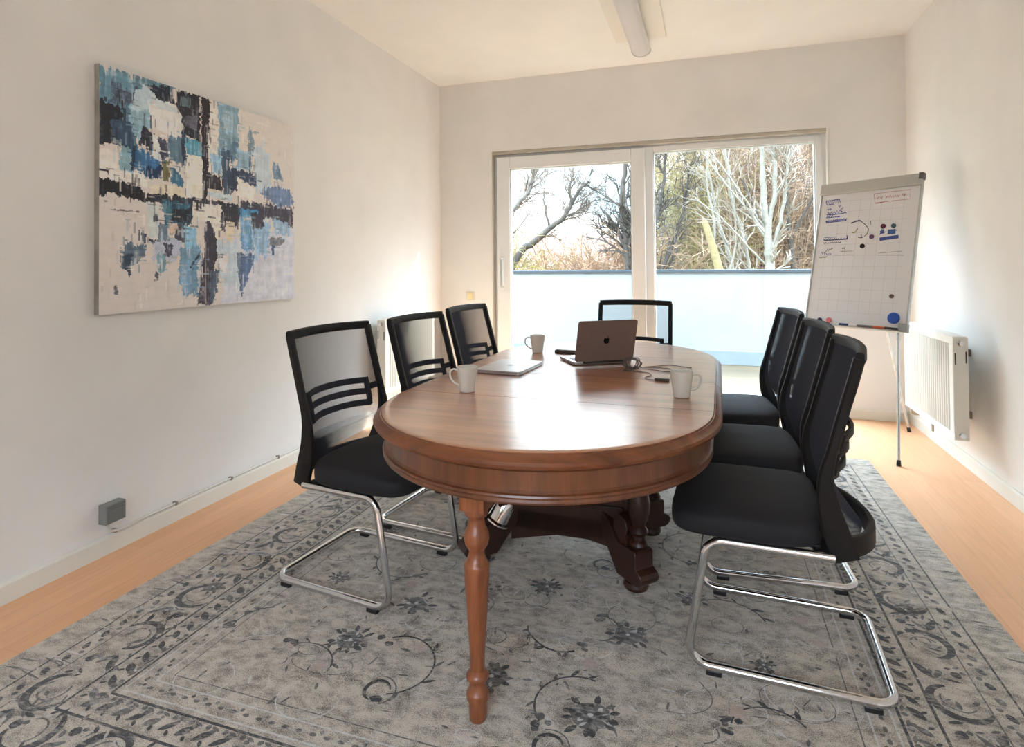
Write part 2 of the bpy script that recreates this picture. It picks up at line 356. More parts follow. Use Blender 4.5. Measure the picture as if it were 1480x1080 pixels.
MARKS = [
 ((60, 72, 150),0.004,[(0.061, 0.885), (0.075, 0.858), (0.084, 0.88), (0.101, 0.858), (0.111, 0.884), (0.129, 0.855), (0.133, 0.887), (0.149, 0.856), (0.16, 0.885), (0.174, 0.861), (0.187, 0.888), (0.201, 0.857), (0.212, 0.888), (0.221, 0.863)]),
 ((60, 72, 150),0.004,[(0.062, 0.884), (0.116, 0.881), (0.165, 0.887), (0.215, 0.883)]),
 ((60, 72, 150),0.004,[(0.072, 0.856), (0.099, 0.852), (0.133, 0.857), (0.155, 0.853)]),
 ((60, 72, 150),0.005,[(0.091, 0.824), (0.102, 0.811), (0.106, 0.823), (0.12, 0.814), (0.12, 0.824), (0.136, 0.814)]),
 ((60, 72, 150),0.004,[(0.211, 0.839), (0.22, 0.827), (0.226, 0.842), (0.238, 0.833)]),
 ((60, 72, 150),0.004,[(0.234, 0.814), (0.243, 0.808), (0.241, 0.821), (0.255, 0.812), (0.258, 0.827)]),
 ((60, 72, 150),0.005,[(0.099, 0.797), (0.123, 0.779), (0.141, 0.798), (0.155, 0.785), (0.166, 0.801), (0.189, 0.784), (0.199, 0.802), (0.217, 0.787), (0.229, 0.807), (0.254, 0.794)]),
 ((60, 72, 150),0.005,[(0.09, 0.779), (0.189, 0.778), (0.253, 0.78), (0.299, 0.787), (0.297, 0.779)]),
 ((60, 72, 150),0.004,[(0.086, 0.757), (0.152, 0.758), (0.241, 0.759)]),
 ((60, 72, 150),0.004,[(0.091, 0.773), (0.105, 0.76), (0.109, 0.77), (0.124, 0.761), (0.134, 0.772), (0.148, 0.761), (0.16, 0.774)]),
 ((60, 72, 150),0.005,[(0.086, 0.734), (0.103, 0.722), (0.108, 0.733), (0.123, 0.723), (0.127, 0.735), (0.141, 0.721), (0.157, 0.734), (0.166, 0.723), (0.176, 0.737), (0.185, 0.723), (0.191, 0.739), (0.208, 0.725), (0.216, 0.74), (0.229, 0.727), (0.232, 0.741), (0.246, 0.725), (0.257, 0.739), (0.262, 0.726), (0.276, 0.742), (0.283, 0.729), (0.293, 0.742), (0.304, 0.729), (0.315, 0.741)]),
 ((60, 72, 150),0.004,[(0.093, 0.72), (0.31, 0.727)]),
 ((60, 72, 150),0.004,[(0.095, 0.734), (0.109, 0.727), (0.119, 0.736), (0.132, 0.728), (0.144, 0.736), (0.164, 0.728), (0.169, 0.739), (0.192, 0.73), (0.203, 0.739), (0.22, 0.731), (0.228, 0.74), (0.241, 0.732), (0.254, 0.741), (0.27, 0.734), (0.282, 0.743), (0.298, 0.735), (0.311, 0.743)]),
 ((50, 56, 110),0.004,[(0.089, 0.603), (0.105, 0.592), (0.114, 0.604), (0.124, 0.593), (0.143, 0.606), (0.155, 0.594), (0.166, 0.606), (0.173, 0.592), (0.181, 0.603), (0.197, 0.594), (0.211, 0.605), (0.22, 0.594), (0.228, 0.603), (0.247, 0.592), (0.25, 0.604), (0.267, 0.592), (0.279, 0.605), (0.291, 0.591), (0.304, 0.604), (0.311, 0.592), (0.318, 0.604), (0.331, 0.594), (0.34, 0.604)]),
 ((50, 56, 110),0.004,[(0.094, 0.591), (0.346, 0.594)]),
 ((50, 56, 110),0.004,[(0.337, 0.621), (0.346, 0.594)]),
 ((50, 56, 110),0.004,[(0.094, 0.576), (0.108, 0.567), (0.116, 0.576), (0.138, 0.568), (0.149, 0.574), (0.155, 0.567), (0.172, 0.577), (0.176, 0.568), (0.191, 0.576), (0.206, 0.569), (0.217, 0.575), (0.223, 0.569), (0.235, 0.577), (0.25, 0.568), (0.257, 0.577), (0.274, 0.569), (0.28, 0.578)]),
 ((60, 72, 150),0.0025,[(0.093, 0.612), (0.236, 0.613)]),
 ((90, 92, 100),0.004,[(0.148, 0.529), (0.163, 0.518), (0.174, 0.533), (0.185, 0.522), (0.195, 0.537), (0.203, 0.527)]),
 ((90, 92, 100),0.004,[(0.302, 0.533), (0.315, 0.524), (0.316, 0.537), (0.327, 0.526), (0.333, 0.537)]),
 ((90, 92, 100),0.003,[(0.154, 0.527), (0.125, 0.505)]),
 ((90, 92, 100),0.003,[(0.317, 0.517), (0.312, 0.504)]),
 ((90, 92, 100),0.007,[(0.367, 0.705), (0.406, 0.716), (0.443, 0.722), (0.463, 0.716)]),
 ((90, 92, 100),0.0035,[(0.463, 0.716), (0.509, 0.691), (0.544, 0.664), (0.548, 0.648), (0.536, 0.622), (0.512, 0.609)]),
 ((90, 92, 100),0.004,[(0.452, 0.605), (0.484, 0.599), (0.502, 0.604)]),
 ((90, 92, 100),0.004,[(0.481, 0.626), (0.488, 0.597)]),
 ((170, 165, 90),0.005,[(0.389, 0.639), (0.412, 0.636), (0.441, 0.667)]),
 ((90, 92, 100),0.002,[(0.561, 0.715), (0.566, 0.684)]),
 ((190, 110, 115),0.0022,[(0.561, 0.901), (0.9, 0.906), (0.904, 0.843), (0.58, 0.837), (0.561, 0.901)]),
 ((190, 110, 115),0.0035,[(0.594, 0.875), (0.599, 0.859), (0.606, 0.878), (0.618, 0.859), (0.622, 0.876), (0.64, 0.859), (0.644, 0.88)]),
 ((190, 110, 115),0.0035,[(0.675, 0.881), (0.691, 0.866), (0.698, 0.879), (0.714, 0.865), (0.716, 0.883), (0.734, 0.865), (0.744, 0.878), (0.753, 0.864), (0.765, 0.879), (0.774, 0.863), (0.781, 0.881), (0.798, 0.862), (0.804, 0.876)]),
 ((190, 110, 115),0.0035,[(0.83, 0.883), (0.838, 0.867), (0.847, 0.884), (0.855, 0.864), (0.853, 0.882), (0.869, 0.867)]),
 ((190, 110, 115),0.0025,[(0.585, 0.831), (0.674, 0.837)]),
 ((66, 86, 150),0.017,[(0.666, 0.585), (0.746, 0.591), (0.839, 0.598)]),
 ((70, 100, 150),0.024,[(0.735, 0.631), (0.805, 0.633)]),
 ((80, 90, 150),0.017,[(0.664, 0.629), (0.702, 0.636)]),
 ((90, 130, 180),0.004,[(0.663, 0.614), (0.681, 0.657), (0.697, 0.646)]),
 ((90, 130, 180),0.004,[(0.804, 0.642), (0.815, 0.638)]),
 ((130, 110, 120),0.002,[(0.67, 0.492), (0.887, 0.503)]),
 ((130, 110, 120),0.002,[(0.665, 0.479), (0.905, 0.475)]),
 ((150, 120, 125),0.002,[(0.236, 0.483), (0.425, 0.484)]),
 ((150, 120, 125),0.002,[(0.287, 0.509), (0.42, 0.51)]),
 ((90, 100, 160),0.004,[(0.085, 0.508), (0.103, 0.493), (0.114, 0.506), (0.13, 0.486), (0.136, 0.499), (0.156, 0.484), (0.168, 0.496), (0.178, 0.483), (0.194, 0.497)]),
 ((150, 130, 110),0.004,[(0.07, 0.468), (0.091, 0.464), (0.109, 0.471), (0.132, 0.466), (0.152, 0.476)]),
]
# ================================================================== ROOM
def quadbox(name, x0, x1, y0, y1, z0, z1, m): 
    b = MB(); b.box(x0, x1, y0, y1, z0, z1); return struct(b.build(name, m, smooth=0))

# laminate floor, boards running towards the window wall
def floor_material():
    m = bpy.data.materials.new('beech_laminate'); m.use_nodes = True
    nt = m.node_tree; b = nt.nodes['Principled BSDF']; N = nt.nodes.new; L = nt.links.new
    tc = N('ShaderNodeTexCoord'); mp = N('ShaderNodeMapping'); mp.inputs['Rotation'].default_value = (0, 0, PI / 2)
    L(tc.outputs['Object'], mp.inputs['Vector'])
    br = N('ShaderNodeTexBrick'); br.inputs['Scale'].default_value = 1.0
    br.inputs['Brick Width'].default_value = 1.28; br.inputs['Row Height'].default_value = 0.095
    br.inputs['Mortar Size'].default_value = 0.0006; br.inputs['Mortar Smooth'].default_value = 0.4
    br.inputs['Color1'].default_value = lin((226, 172, 128)); br.inputs['Color2'].default_value = lin((232, 180, 137)); br.inputs['Mortar'].default_value = lin((200, 146, 102))
    L(mp.outputs['Vector'], br.inputs['Vector'])
    mp2 = N('ShaderNodeMapping'); mp2.inputs['Scale'].default_value = (26, 1.6, 1); L(tc.outputs['Object'], mp2.inputs['Vector'])
    n = N('ShaderNodeTexNoise'); n.inputs['Scale'].default_value = 2.5; n.inputs['Detail'].default_value = 6; L(mp2.outputs['Vector'], n.inputs['Vector'])
    mr = N('ShaderNodeMapRange'); mr.inputs['From Min'].default_value = 0.3; mr.inputs['From Max'].default_value = 0.7
    mr.inputs['To Min'].default_value = 0.94; mr.inputs['To Max'].default_value = 1.05
    L(n.outputs['Fac'], mr.inputs['Value'])
    vm = N('ShaderNodeVectorMath'); vm.operation = 'SCALE'; L(br.outputs['Color'], vm.inputs[0]); L(mr.outputs[0], vm.inputs['Scale'])
    L(vm.outputs[0], b.inputs['Base Color']); b.inputs['Roughness'].default_value = 0.42
    return m
quadbox('floor', -0.15, W + 0.15, Y0 - 0.15, D + 0.02, -0.12, 0.0, floor_material())
quadbox('ceiling', -0.15, W + 0.15, Y0 - 0.15, D + 0.3, H, H + 0.12, M_ceil)
quadbox('wall_left', -0.15, 0.0, Y0 - 0.15, D + 0.3, 0.0, H, M_wall)
quadbox('wall_right', W, W + 0.15, Y0 - 0.15, D + 0.3, 0.0, H, M_wall)
WX0, WX1, WZ1 = 0.524, 3.300, 2.236
b = MB()
b.box(0, WX0, D, D + 0.14, 0, H); b.box(WX1, W, D, D + 0.14, 0, H); b.box(WX0, WX1, D, D + 0.14, WZ1, H)
struct(b.build('wall_back', M_wall, smooth=0))
# wall behind the camera; its window opening is added to bring in fill daylight
RX0, RX1, RZ0, RZ1 = 1.2, 3.1, 0.9, 2.4
b = MB()
b.box(0, RX0, Y0 - 0.15, Y0, 0, H); b.box(RX1, W, Y0 - 0.15, Y0, 0, H)
b.box(RX0, RX1, Y0 - 0.15, Y0, RZ1, H); b.box(RX0, RX1, Y0 - 0.15, Y0, 0, RZ0)
struct(b.build('wall_front', M_wall, smooth=0))
b = MB()
for x0, x1 in ((RX0, RX0 + .06), (2.12, 2.18), (RX1 - .06, RX1)): b.box(x0, x1, Y0 - .11, Y0 - .04, RZ0, RZ1)
b.box(RX0, RX1, Y0 - .11, Y0 - .04, RZ0, RZ0 + .06); b.box(RX0, RX1, Y0 - .11, Y0 - .04, RZ1 - .06, RZ1)
struct(b.build('added_fill_window', M_upvc, smooth=0))

# baseboards
M_base = mat('baseboard_paint', (228, 225, 214), 0.5, vary=0.02, vscale=4)
def base_prof(x0, sx): return [(x0, 0), (x0 + sx * .014, 0), (x0 + sx * .014, .066), (x0 + sx * .009, .076), (x0, .078)]
b = MB(); b.prism(base_prof(0.0, 1), 'Y', Y0, D); struct(b.build('baseboard_left', M_base, smooth=0))
b = MB(); b.prism(base_prof(W, -1), 'Y', Y0, D); struct(b.build('baseboard_right', M_base, smooth=0))
b = MB()
b.prism([(D, 0), (D - .014, 0), (D - .014, .066), (D - .009, .076), (D, .078)], 'X', 0.014, WX0)
b.prism([(D, 0), (D - .014, 0), (D - .014, .066), (D - .009, .076), (D, .078)], 'X', WX1, W - 0.014)
struct(b.build('baseboard_back', M_base, smooth=0))

# ------------------------------------------------------------------ patio door and fixed pane
def frame_mb(mb, x0, x1, z0, z1, y0, y1, l, r, bt, t):
    mb.box(x0, x0 + l, y0, y1, z0, z1); mb.box(x1 - r, x1, y0, y1, z0, z1)
    mb.box(x0 + l, x1 - r, y0, y1, z0, z0 + bt); mb.box(x0 + l, x1 - r, y0, y1, z1 - t, z1)
M_glass = glass_mat('clear_glass')
b = MB(); frame_mb(b, WX0 + .002, WX1 - .002, 0.0, WZ1 - .002, D + .05, D + .14, .034, .04, .05, .046)
struct(b.build('trim_1', M_upvc, bevel=.004))
b = MB(); b.box(WX0 + .002, WX1 - .002, D + .001, D + .05, WZ1 - .03, WZ1 - .002)
b.box(WX0 + .001, WX0 + .012, D + .001, D + .05, 0, WZ1 - .03)
struct(b.build('trim_2', mat('shadow_gap_trim', (188, 182, 168), 0.6), bevel=.003))
b = MB(); b.box(WX1 - .010, WX1 + .006, D - .006, D + .05, 0.0, WZ1)
struct(b.build('trim_3', M_white, bevel=.002))
# sliding door (left)
door = struct(bpy.data.objects.new('door_1', None)); COL.objects.link(door); door.location = (1.23, D + .04, 0)
b = MB(); frame_mb(b, .566, 1.904, .045, 2.182, D + .012, D + .075, .126, .112, .11, .112)
b.build('door_frame', M_upvc, door, bevel=.005, world=True)
b = MB(); frame_mb(b, .692, 1.792, .155, 2.07, D + .02, D + .07, .008, .008, .008, .008)
b.build('glazing_bead', mat('pale_seal', (205, 208, 205), 0.6), door, world=True)
b = MB(); b.box(.70, 1.784, D + .040, D + .046, .163, 2.062); b.build('glass', M_glass, door, world=True, smooth=0)
b = MB()
b.tube(fillet([(.620, D + .012, .99), (.620, D - .035, .99), (.620, D - .035, 1.25), (.620, D + .012, 1.25)], .02), .009, 10)
hd = b.build('door_handle', mat('brushed_handle', (196, 198, 194), 0.3, 1.0), door, world=True)
b = MB(); b.box(.606, .634, D + .004, D + .012, .95, 1.29); b.build('handle_plate', M_upvc, hd, bevel=.003)
for o in hd.children:
    for v in o.data.vertices: v.co -= door.location
# fixed pane (right)
win = struct(bpy.data.objects.new('window_1', None)); COL.objects.link(win); win.location = (2.6, D + .1, 0)
b = MB(); frame_mb(b, 1.906, 3.262, .05, 2.192, D + .04, D + .11, .067, .045, .07, .048)
b.box(1.900, 1.906, D + .015, D + .10, .05, 2.19)
b.build('window_frame', M_upvc, win, bevel=.005, world=True)
b = MB(); frame_mb(b, 1.973, 3.217, .12, 2.144, D + .05, D + .10, .008, .008, .008, .008)
b.build('glazing_bead', MATS['pale_seal'], win, world=True)
b = MB(); b.box(1.981, 3.209, D + .072, D + .078, .128, 2.136); b.build('glass', M_glass, win, world=True, smooth=0)

# ================================================================== LEFT WALL: PAINTING
PY0, PY1, PZ0, PZ1, PD = 1.775, 2.984, 1.003, 2.045, 0.03
def paint_grid(n, m):
    u, v = np.meshgrid((np.arange(n) + .5) / n, (np.arange(m) + .5) / m, indexing='ij')
    rng = np.random.RandomState(4)
    def fbm(su, sv, seed):
        r = np.random.RandomState(seed); out = np.zeros_like(u); amp = 1.0
        for o in range(4):
            gu, gv = int(su * 2 ** o) + 2, int(sv * 2 ** o) + 2
            g = r.uniform(-1, 1, (gu + 1, gv + 1)); x = u * (gu - 1); y = v * (gv - 1)
            i = x.astype(int); j = y.astype(int); fx = x - i; fy = y - j
            fx = fx * fx * (3 - 2 * fx); fy = fy * fy * (3 - 2 * fy)
            out += amp * (g[i, j] * (1 - fx) * (1 - fy) + g[i + 1, j] * fx * (1 - fy) + g[i, j + 1] * (1 - fx) * fy + g[i + 1, j + 1] * fx * fy)
            amp *= 0.55
        return out / 1.9
    nu, nv, nw = fbm(14, 14, 1), fbm(14, 14, 2), fbm(40, 40, 3)
    vs, hs = fbm(90, 7, 5), fbm(8, 70, 6)
    img = np.zeros((n, m, 3)); img[:] = (213, 206, 200)
    for k, (c, rag, pts) in enumerate(PAINT):
        if k == 0: continue
        x = u + rag * .8 * nu + rag * .7 * hs + rag * .3 * nw; y = v + rag * .8 * nv + rag * 1.3 * vs + rag * .3 * nw
        ins = np.zeros(u.shape, bool); P = pts; q = len(P)
        for i in range(q):
            x0, y0 = P[i]; x1, y1 = P[(i + 1) % q]
            if y0 == y1: continue
            cr = (y0 > y) != (y1 > y)
            ins ^= cr & (x < (x1 - x0) * (y - y0) / (y1 - y0) + x0)
        # dry brush: patches of a stroke let the ground show
        a = ins * np.clip(0.97 - (rag > .004) * 1.1 * np.clip(vs * .7 + nw * .6 - .18, 0, .7), 0, 1)
        tone = 1 + (.05 if min(c) > 180 else .20) * (vs + .6 * hs) + .06 * nw
        col = np.clip(np.array(c)[None, None, :] * tone[..., None], 8, 240)
        img = img * (1 - a[..., None]) + col * a[..., None]
    # many short upright and level brush marks, each carrying a neighbouring colour
    for k in range(2600):
        i, j = rng.randint(2, n - 2), rng.randint(2, m - 2)
        si, sj = np.clip(i + rng.randint(-7, 8), 0, n - 1), np.clip(j + rng.randint(-9, 10), 0, m - 1)
        c = img[si, sj].copy()
        if np.abs(c - img[i, j]).sum() < 30 and rng.rand() < .7: continue
        a, bb = (rng.randint(1, 4), rng.randint(4, 16)) if rng.rand() < .6 else (rng.randint(4, 14), rng.randint(1, 3))
        i1, j1 = min(n, i + a), min(m, j + bb); al = rng.uniform(.35, .9)
        dry = np.clip(.75 + vs[i:i1, j:j1] * .9, .1, 1)[..., None] * al
        img[i:i1, j:j1] = img[i:i1, j:j1] * (1 - dry) + (c * rng.uniform(.9, 1.1)) * dry
    img += (nw * 4 + hs * 3)[..., None]
    return np.clip(img * 1.10 + 3, 5, 250)
def canvas():
    n, m = 300, 260
    img = paint_grid(n, m)
    t = thing('canvas_painting', 'large abstract canvas in blues, blacks and creams on the left wall', 'painting', (0, (PY0 + PY1) / 2, PZ0))
    ys = np.linspace(PY0, PY1, n + 1) - t.location.y; zs = np.linspace(PZ0, PZ1, m + 1) - PZ0
    yy, zz = np.meshgrid(ys, zs, indexing='ij')
    co = np.stack([np.full(yy.shape, PD), yy, zz], -1).reshape(-1, 3)
    i, j = np.meshgrid(np.arange(n), np.arange(m), indexing='ij'); a = (i * (m + 1) + j).ravel()
    faces = np.stack([a, a + m + 1, a + m + 2, a + 1], -1)
    me = bpy.data.meshes.new('painted_canvas'); me.from_pydata(co.tolist(), [], faces.tolist())
    at = me.color_attributes.new('paint', 'FLOAT_COLOR', 'CORNER')
    s = img / 255.0; l = np.where(s <= .04045, s / 12.92, ((s + .055) / 1.055) ** 2.4)
    l = np.concatenate([l, np.ones((n, m, 1))], -1).reshape(-1, 4)
    at.data.foreach_set('color', np.repeat(l, 4, axis=0).ravel().astype(np.float32))
    me.materials.append(attr_mat('oil_paint_on_canvas', 'paint', 0.6, 0.25))
    o = bpy.data.objects.new('painted_canvas', me); COL.objects.link(o); o.parent = t
    b = MB(); b.box(0.0015, PD - .0005, PY0, PY1, PZ0, PZ1)
    b.build('stretcher_edge', mat('canvas_edge', (160, 156, 148), 0.8, vary=0.25, vscale=9), t, world=True, bevel=.002)
canvas()

# surface socket, its cable and the pipe clipped along the left baseboard
t = thing('wall_socket', 'small grey surface-mounted socket box low on the left wall', 'socket', (0, 1.84, .13))
b = MB(); b.box(.001, .045, 1.795, 1.885, .135, .215); b.build('housing', mat('grey_socket', (132, 136, 134), 0.5), t, world=True, bevel=.004)
b = MB(); b.box(.045, .050, 1.80, 1.88, .14, .195); b.box(.045, .049, 1.80, 1.88, .199, .212); b.build('cover_flap', mat('grey_socket_lid', (112, 117, 117), 0.45), t, world=True, bevel=.002)
t = thing('cable_run', 'thin white cable clipped along the top of the left baseboard', 'cable', (0.01, 1.86, .07))
b = MB(); b.tube(catmull([(.022, 1.825, .134), (.024, 1.82, .112), (.026, 1.84, .095), (.022, 1.90, .086), (.016, 2.05, .086), (.015, 2.4, .086), (.015, 3.0, .086), (.015, 3.86, .086)], 6), .0055, 8)
b.build('cable', mat('white_cable', (214, 210, 200), 0.5), t, world=True)
for y in (1.86, 2.16, 2.50, 2.86): 
    b = MB(); b.box(.001, .024, y - .006, y + .006, .078, .094); b.build('cable_clip', mat('cable_clip', (150, 140, 130), 0.5), t, world=True, bevel=.002)
t = thing('light_switch', 'cream light switch beside the patio door frame', 'switch', (.302, D, .90))
b = MB(); b.box(.262, .342, D - .012, D - .001, .862, .942); b.build('switch_plate', mat('cream_switch', (226, 218, 190), 0.4), t, world=True, bevel=.004)
b = MB(); b.box(.278, .326, D - .018, D - .012, .878, .926); b.build('rocker', mat('cream_rocker', (238, 222, 170), 0.4), t, world=True, bevel=.003)

# ================================================================== RADIATORS
def radiator(name, label, xf, xb, y0, y1, z0, z1, s, group):
    """Panel radiator; xf = grooved face, xb = back; s = +1 if the face looks towards -x."""
    t = thing(name, label, 'radiator', ((xf + xb) / 2, (y0 + y1) / 2, z0), 0, group)
    n = int((y1 - y0 - .10) / .0333); pts = []
    yA = y0 + .05; st = (y1 - y0 - .10) / n; d = .009
    prof = [(xb, y0), (xf + s * .004, y0), (xf, y0 + .006), (xf, yA)]
    for k in range(n):
        y = yA + k * st
        prof += [(xf, y + st * .12), (xf + s * d, y + st * .34), (xf + s * d, y + st * .66), (xf, y + st * .88)]
    prof += [(xf, y1 - .006), (xf + s * .004, y1), (xb, y1)]
    b = MB(); b.prism(prof, 'Z', z0 + .035, z1 - .045)
    b.box(min(xf, xb), max(xf, xb), y0, y1, z0, z0 + .035); b.box(min(xf, xb), max(xf, xb), y0, y1, z1 - .045, z1)
    b.build('radiator_panel', M_white, t, world=True, smooth=30, bevel=.003)
    b = MB(); b.box(min(xf, xb) - .001, max(xf, xb) + .001, y0 - .007, y0 - .0005, z0 + .004, z1 - .004)
    ep = b.build('end_plate', mat('radiator_side', (230, 228, 218), 0.45), t, world=True, bevel=.002)
    xm = (xf + xb) / 2
    b = MB()
    Mx = Matrix.Rotation(PI / 2, 4, 'X')
    b.lathe([(.016, 0), (.016, .010), (.011, .014), (.011, .020)], 18, (xm, y0 - .0065, z1 - .035), Mx)
    b.build('vent_plug', M_chrome, t, world=True)
    b = MB(); b.lathe([(.016, 0), (.016, .010), (.012, .014)], 18, (xm, y0 - .0065, z0 + .03), Mx); b.build('blanking_plug', M_chrome, t, world=True)
    for xa, za in ((xf + s * .006, z1 - .15), (xb - s * .012, z1 - .14)):
        b = MB(); b.box(xa, xa + s * .006, y0 - .0082, y0 - .0065, za, za + .062); b.build('slot', M_dark_gap, t, world=True)
    xw = W if s > 0 else 0.0
    for z in (z0 + .08, z1 - .12):
        for y in (y0 + .28, y1 - .12):
            b = MB(); b.box(min(xb, xw) , max(xb, xw), y - .014, y + .014, z - .02, z + .02); b.build('wall_bracket', mat('bracket_grey', (120, 112, 100), 0.5), t, world=True)
    yv = y1 - .03
    b = MB(); b.tube(fillet([(xm, yv, z0 + .01), (xm, yv, z0 - .05), (xw - s * .03, yv, z0 - .05), (xw - s * .03, yv, .079)], .015), .008, 8)
    b.lathe([(.013, -.014), (.016, -.01), (.016, .01), (.013, .014)], 14, (xm, yv, z0 - .03))
    b.build('pipe_valve', mat('nickel_valve', (170, 165, 150), 0.3, 0.8), t, world=True)
radiator('radiator', 'white panel radiator on the right wall behind the flip chart', 3.648, 3.715, 3.765, 4.60, .235, .79, 1, 'white panel radiators')
radiator('radiator', 'white panel radiator on the left wall, mostly hidden by the chairs', .122, .055, 3.89, 4.72, .235, .79, -1, 'white panel radiators')

# ================================================================== CEILING LAMP
t = thing('ceiling_lamp', 'white fluorescent batten lamp with a rounded diffuser under the ceiling', 'lamp', (1.94, 3.9, H))
b = MB(); b.box(1.765, 2.135, 3.1, 4.52, H - .016, H - .0005); b.build('mounting_panel', mat('lamp_panel', (236, 233, 224), 0.6), t, world=True, bevel=.003)
prof = [(1.915, H - .016), (1.880, H - .045)] + [(1.942 + .072 * math.cos(a), H - .065 - .052 * math.sin(a)) for a in [PI - PI * k / 16 for k in range(17)]] + [(2.004, H - .045), (1.969, H - .016)]
b = MB(); b.prism(prof, 'Y', 3.12, 4.585)
b.build('diffuser', mat('opal_diffuser', (214, 214, 214), 0.3, vary=0.02, vscale=5), t, world=True, smooth=40)
pc = [(1.942 + (x - 1.942) * 1.035, H - .05 + (z - H + .05) * 1.035 if z < H - .02 else H - .016) for x, z in prof]
for y in (3.115, 4.585):
    b = MB(); b.prism(pc, 'Y', y, y + .014); b.build('end_cap', mat('lamp_cap', (188, 190, 188), 0.4), t, world=True, smooth=40)
# ================================================================== RUG
RGX0, RGX1, RGY0, RGY1 = 0.372, 3.305, 0.80, 4.055
def ripple(x, y):
    z = 0.0
    def ridge(x0, y0, x1, y1, w, a):
        dx, dy = x1 - x0, y1 - y0; L = math.hypot(dx, dy); ux, uy = dx / L, dy / L
        s = (x - x0) * ux + (y - y0) * uy; d = -(x - x0) * uy + (y - y0) * ux
        e = max(0.0, min(1.0, min(s, L - s) / (0.25 * L)))
        e = e * e * (3 - 2 * e)
        return a * e * math.exp(-(d / w) ** 2)
    z += ridge(1.45, 1.80, 2.32, 1.83, .035, .010) + ridge(1.2, 1.75, 1.75, 1.70, .03, .006)
    z += ridge(.40, 1.92, .80, 2.02, .022, .011) + ridge(.44, 1.50, .70, 1.60, .025, .007)
    z += ridge(2.4, 1.98, 2.82, 2.04, .03, .006) + ridge(1.2, 1.48, 1.6, 1.55, .04, .005)
    z += ridge(2.9, 1.55, 3.28, 1.66, .03, .005) + ridge(2.95, 2.35, 3.28, 2.44, .025, .004)
    return z
def rug_mats():
    def rm(name, c1, c2, wear=0.0, base=None, s=1.0):
        m = bpy.data.materials.new(name); m.use_nodes = True
        nt = m.node_tree; b = nt.nodes['Principled BSDF']; N = nt.nodes.new; L = nt.links.new
        tc = N('ShaderNodeTexCoord')
        mp = N('ShaderNodeMapping'); mp.inputs['Scale'].default_value = (1.0, 1.5, 1); L(tc.outputs['Object'], mp.inputs['Vector'])
        n = N('ShaderNodeTexNoise'); n.inputs['Scale'].default_value = 16 * s; n.inputs['Detail'].default_value = 7; n.inputs['Roughness'].default_value = .72
        L(mp.outputs['Vector'], n.inputs['Vector'])
        f = N('ShaderNodeTexNoise'); f.inputs['Scale'].default_value = 330; f.inputs['Detail'].default_value = 2; L(tc.outputs['Object'], f.inputs['Vector'])
        ad = N('ShaderNodeMath'); ad.operation = 'MULTIPLY_ADD'; ad.inputs[1].default_value = .8; L(f.outputs['Fac'], ad.inputs[0]); L(n.outputs['Fac'], ad.inputs[2])
        r = N('ShaderNodeValToRGB'); r.color_ramp.elements[0].position = .70; r.color_ramp.elements[1].position = 1.20
        r.color_ramp.elements[0].color = lin(c1); r.color_ramp.elements[1].color = lin(c2)
        L(ad.outputs[0], r.inputs['Fac']); col = r.outputs['Color']
        if base:
            w = N('ShaderNodeTexNoise'); w.inputs['Scale'].default_value = 55; w.inputs['Detail'].default_value = 5; w.inputs['Roughness'].default_value = .7
            mp3 = N('ShaderNodeMapping'); mp3.inputs['Scale'].default_value = (.6, 1.6, 1); L(tc.outputs['Object'], mp3.inputs['Vector']); L(mp3.outputs['Vector'], w.inputs['Vector'])
            rr = N('ShaderNodeValToRGB'); rr.color_ramp.elements[0].position = wear - .07; rr.color_ramp.elements[1].position = wear + .07
            L(w.outputs['Fac'], rr.inputs['Fac'])
            mx = N('ShaderNodeMix'); mx.data_type = 'RGBA'; mx.inputs[7].default_value = lin(base)
            L(rr.outputs['Color'], mx.inputs[0]); L(col, mx.inputs[6]); col = mx.outputs[2]
        L(col, b.inputs['Base Color']); b.inputs['Roughness'].default_value = .95; b.inputs['Specular IOR Level'].default_value = .15
        b.inputs['Sheen Weight'].default_value = .6; b.inputs['Sheen Roughness'].default_value = .4
        bp = N('ShaderNodeBump'); bp.inputs['Strength'].default_value = .55; bp.inputs['Distance'].default_value = .003
        L(ad.outputs[0], bp.inputs['Height']); L(bp.outputs['Normal'], b.inputs['Normal'])
        return m
    return [rm('rug_ground', (102, 91, 79), (200, 188, 171)), rm('rug_pale', (144, 134, 122), (196, 187, 174)),
            rm('rug_charcoal', (28, 27, 26), (62, 59, 56), .575, (140, 132, 122)), rm('rug_grey', (66, 63, 59), (104, 98, 92), .57, (152, 147, 141)),
            rm('rug_light_line', (176, 171, 164), (205, 201, 195), .62, (150, 145, 139)), rm('rug_blush', (172, 148, 134), (186, 164, 150), .58, (150, 145, 139))]
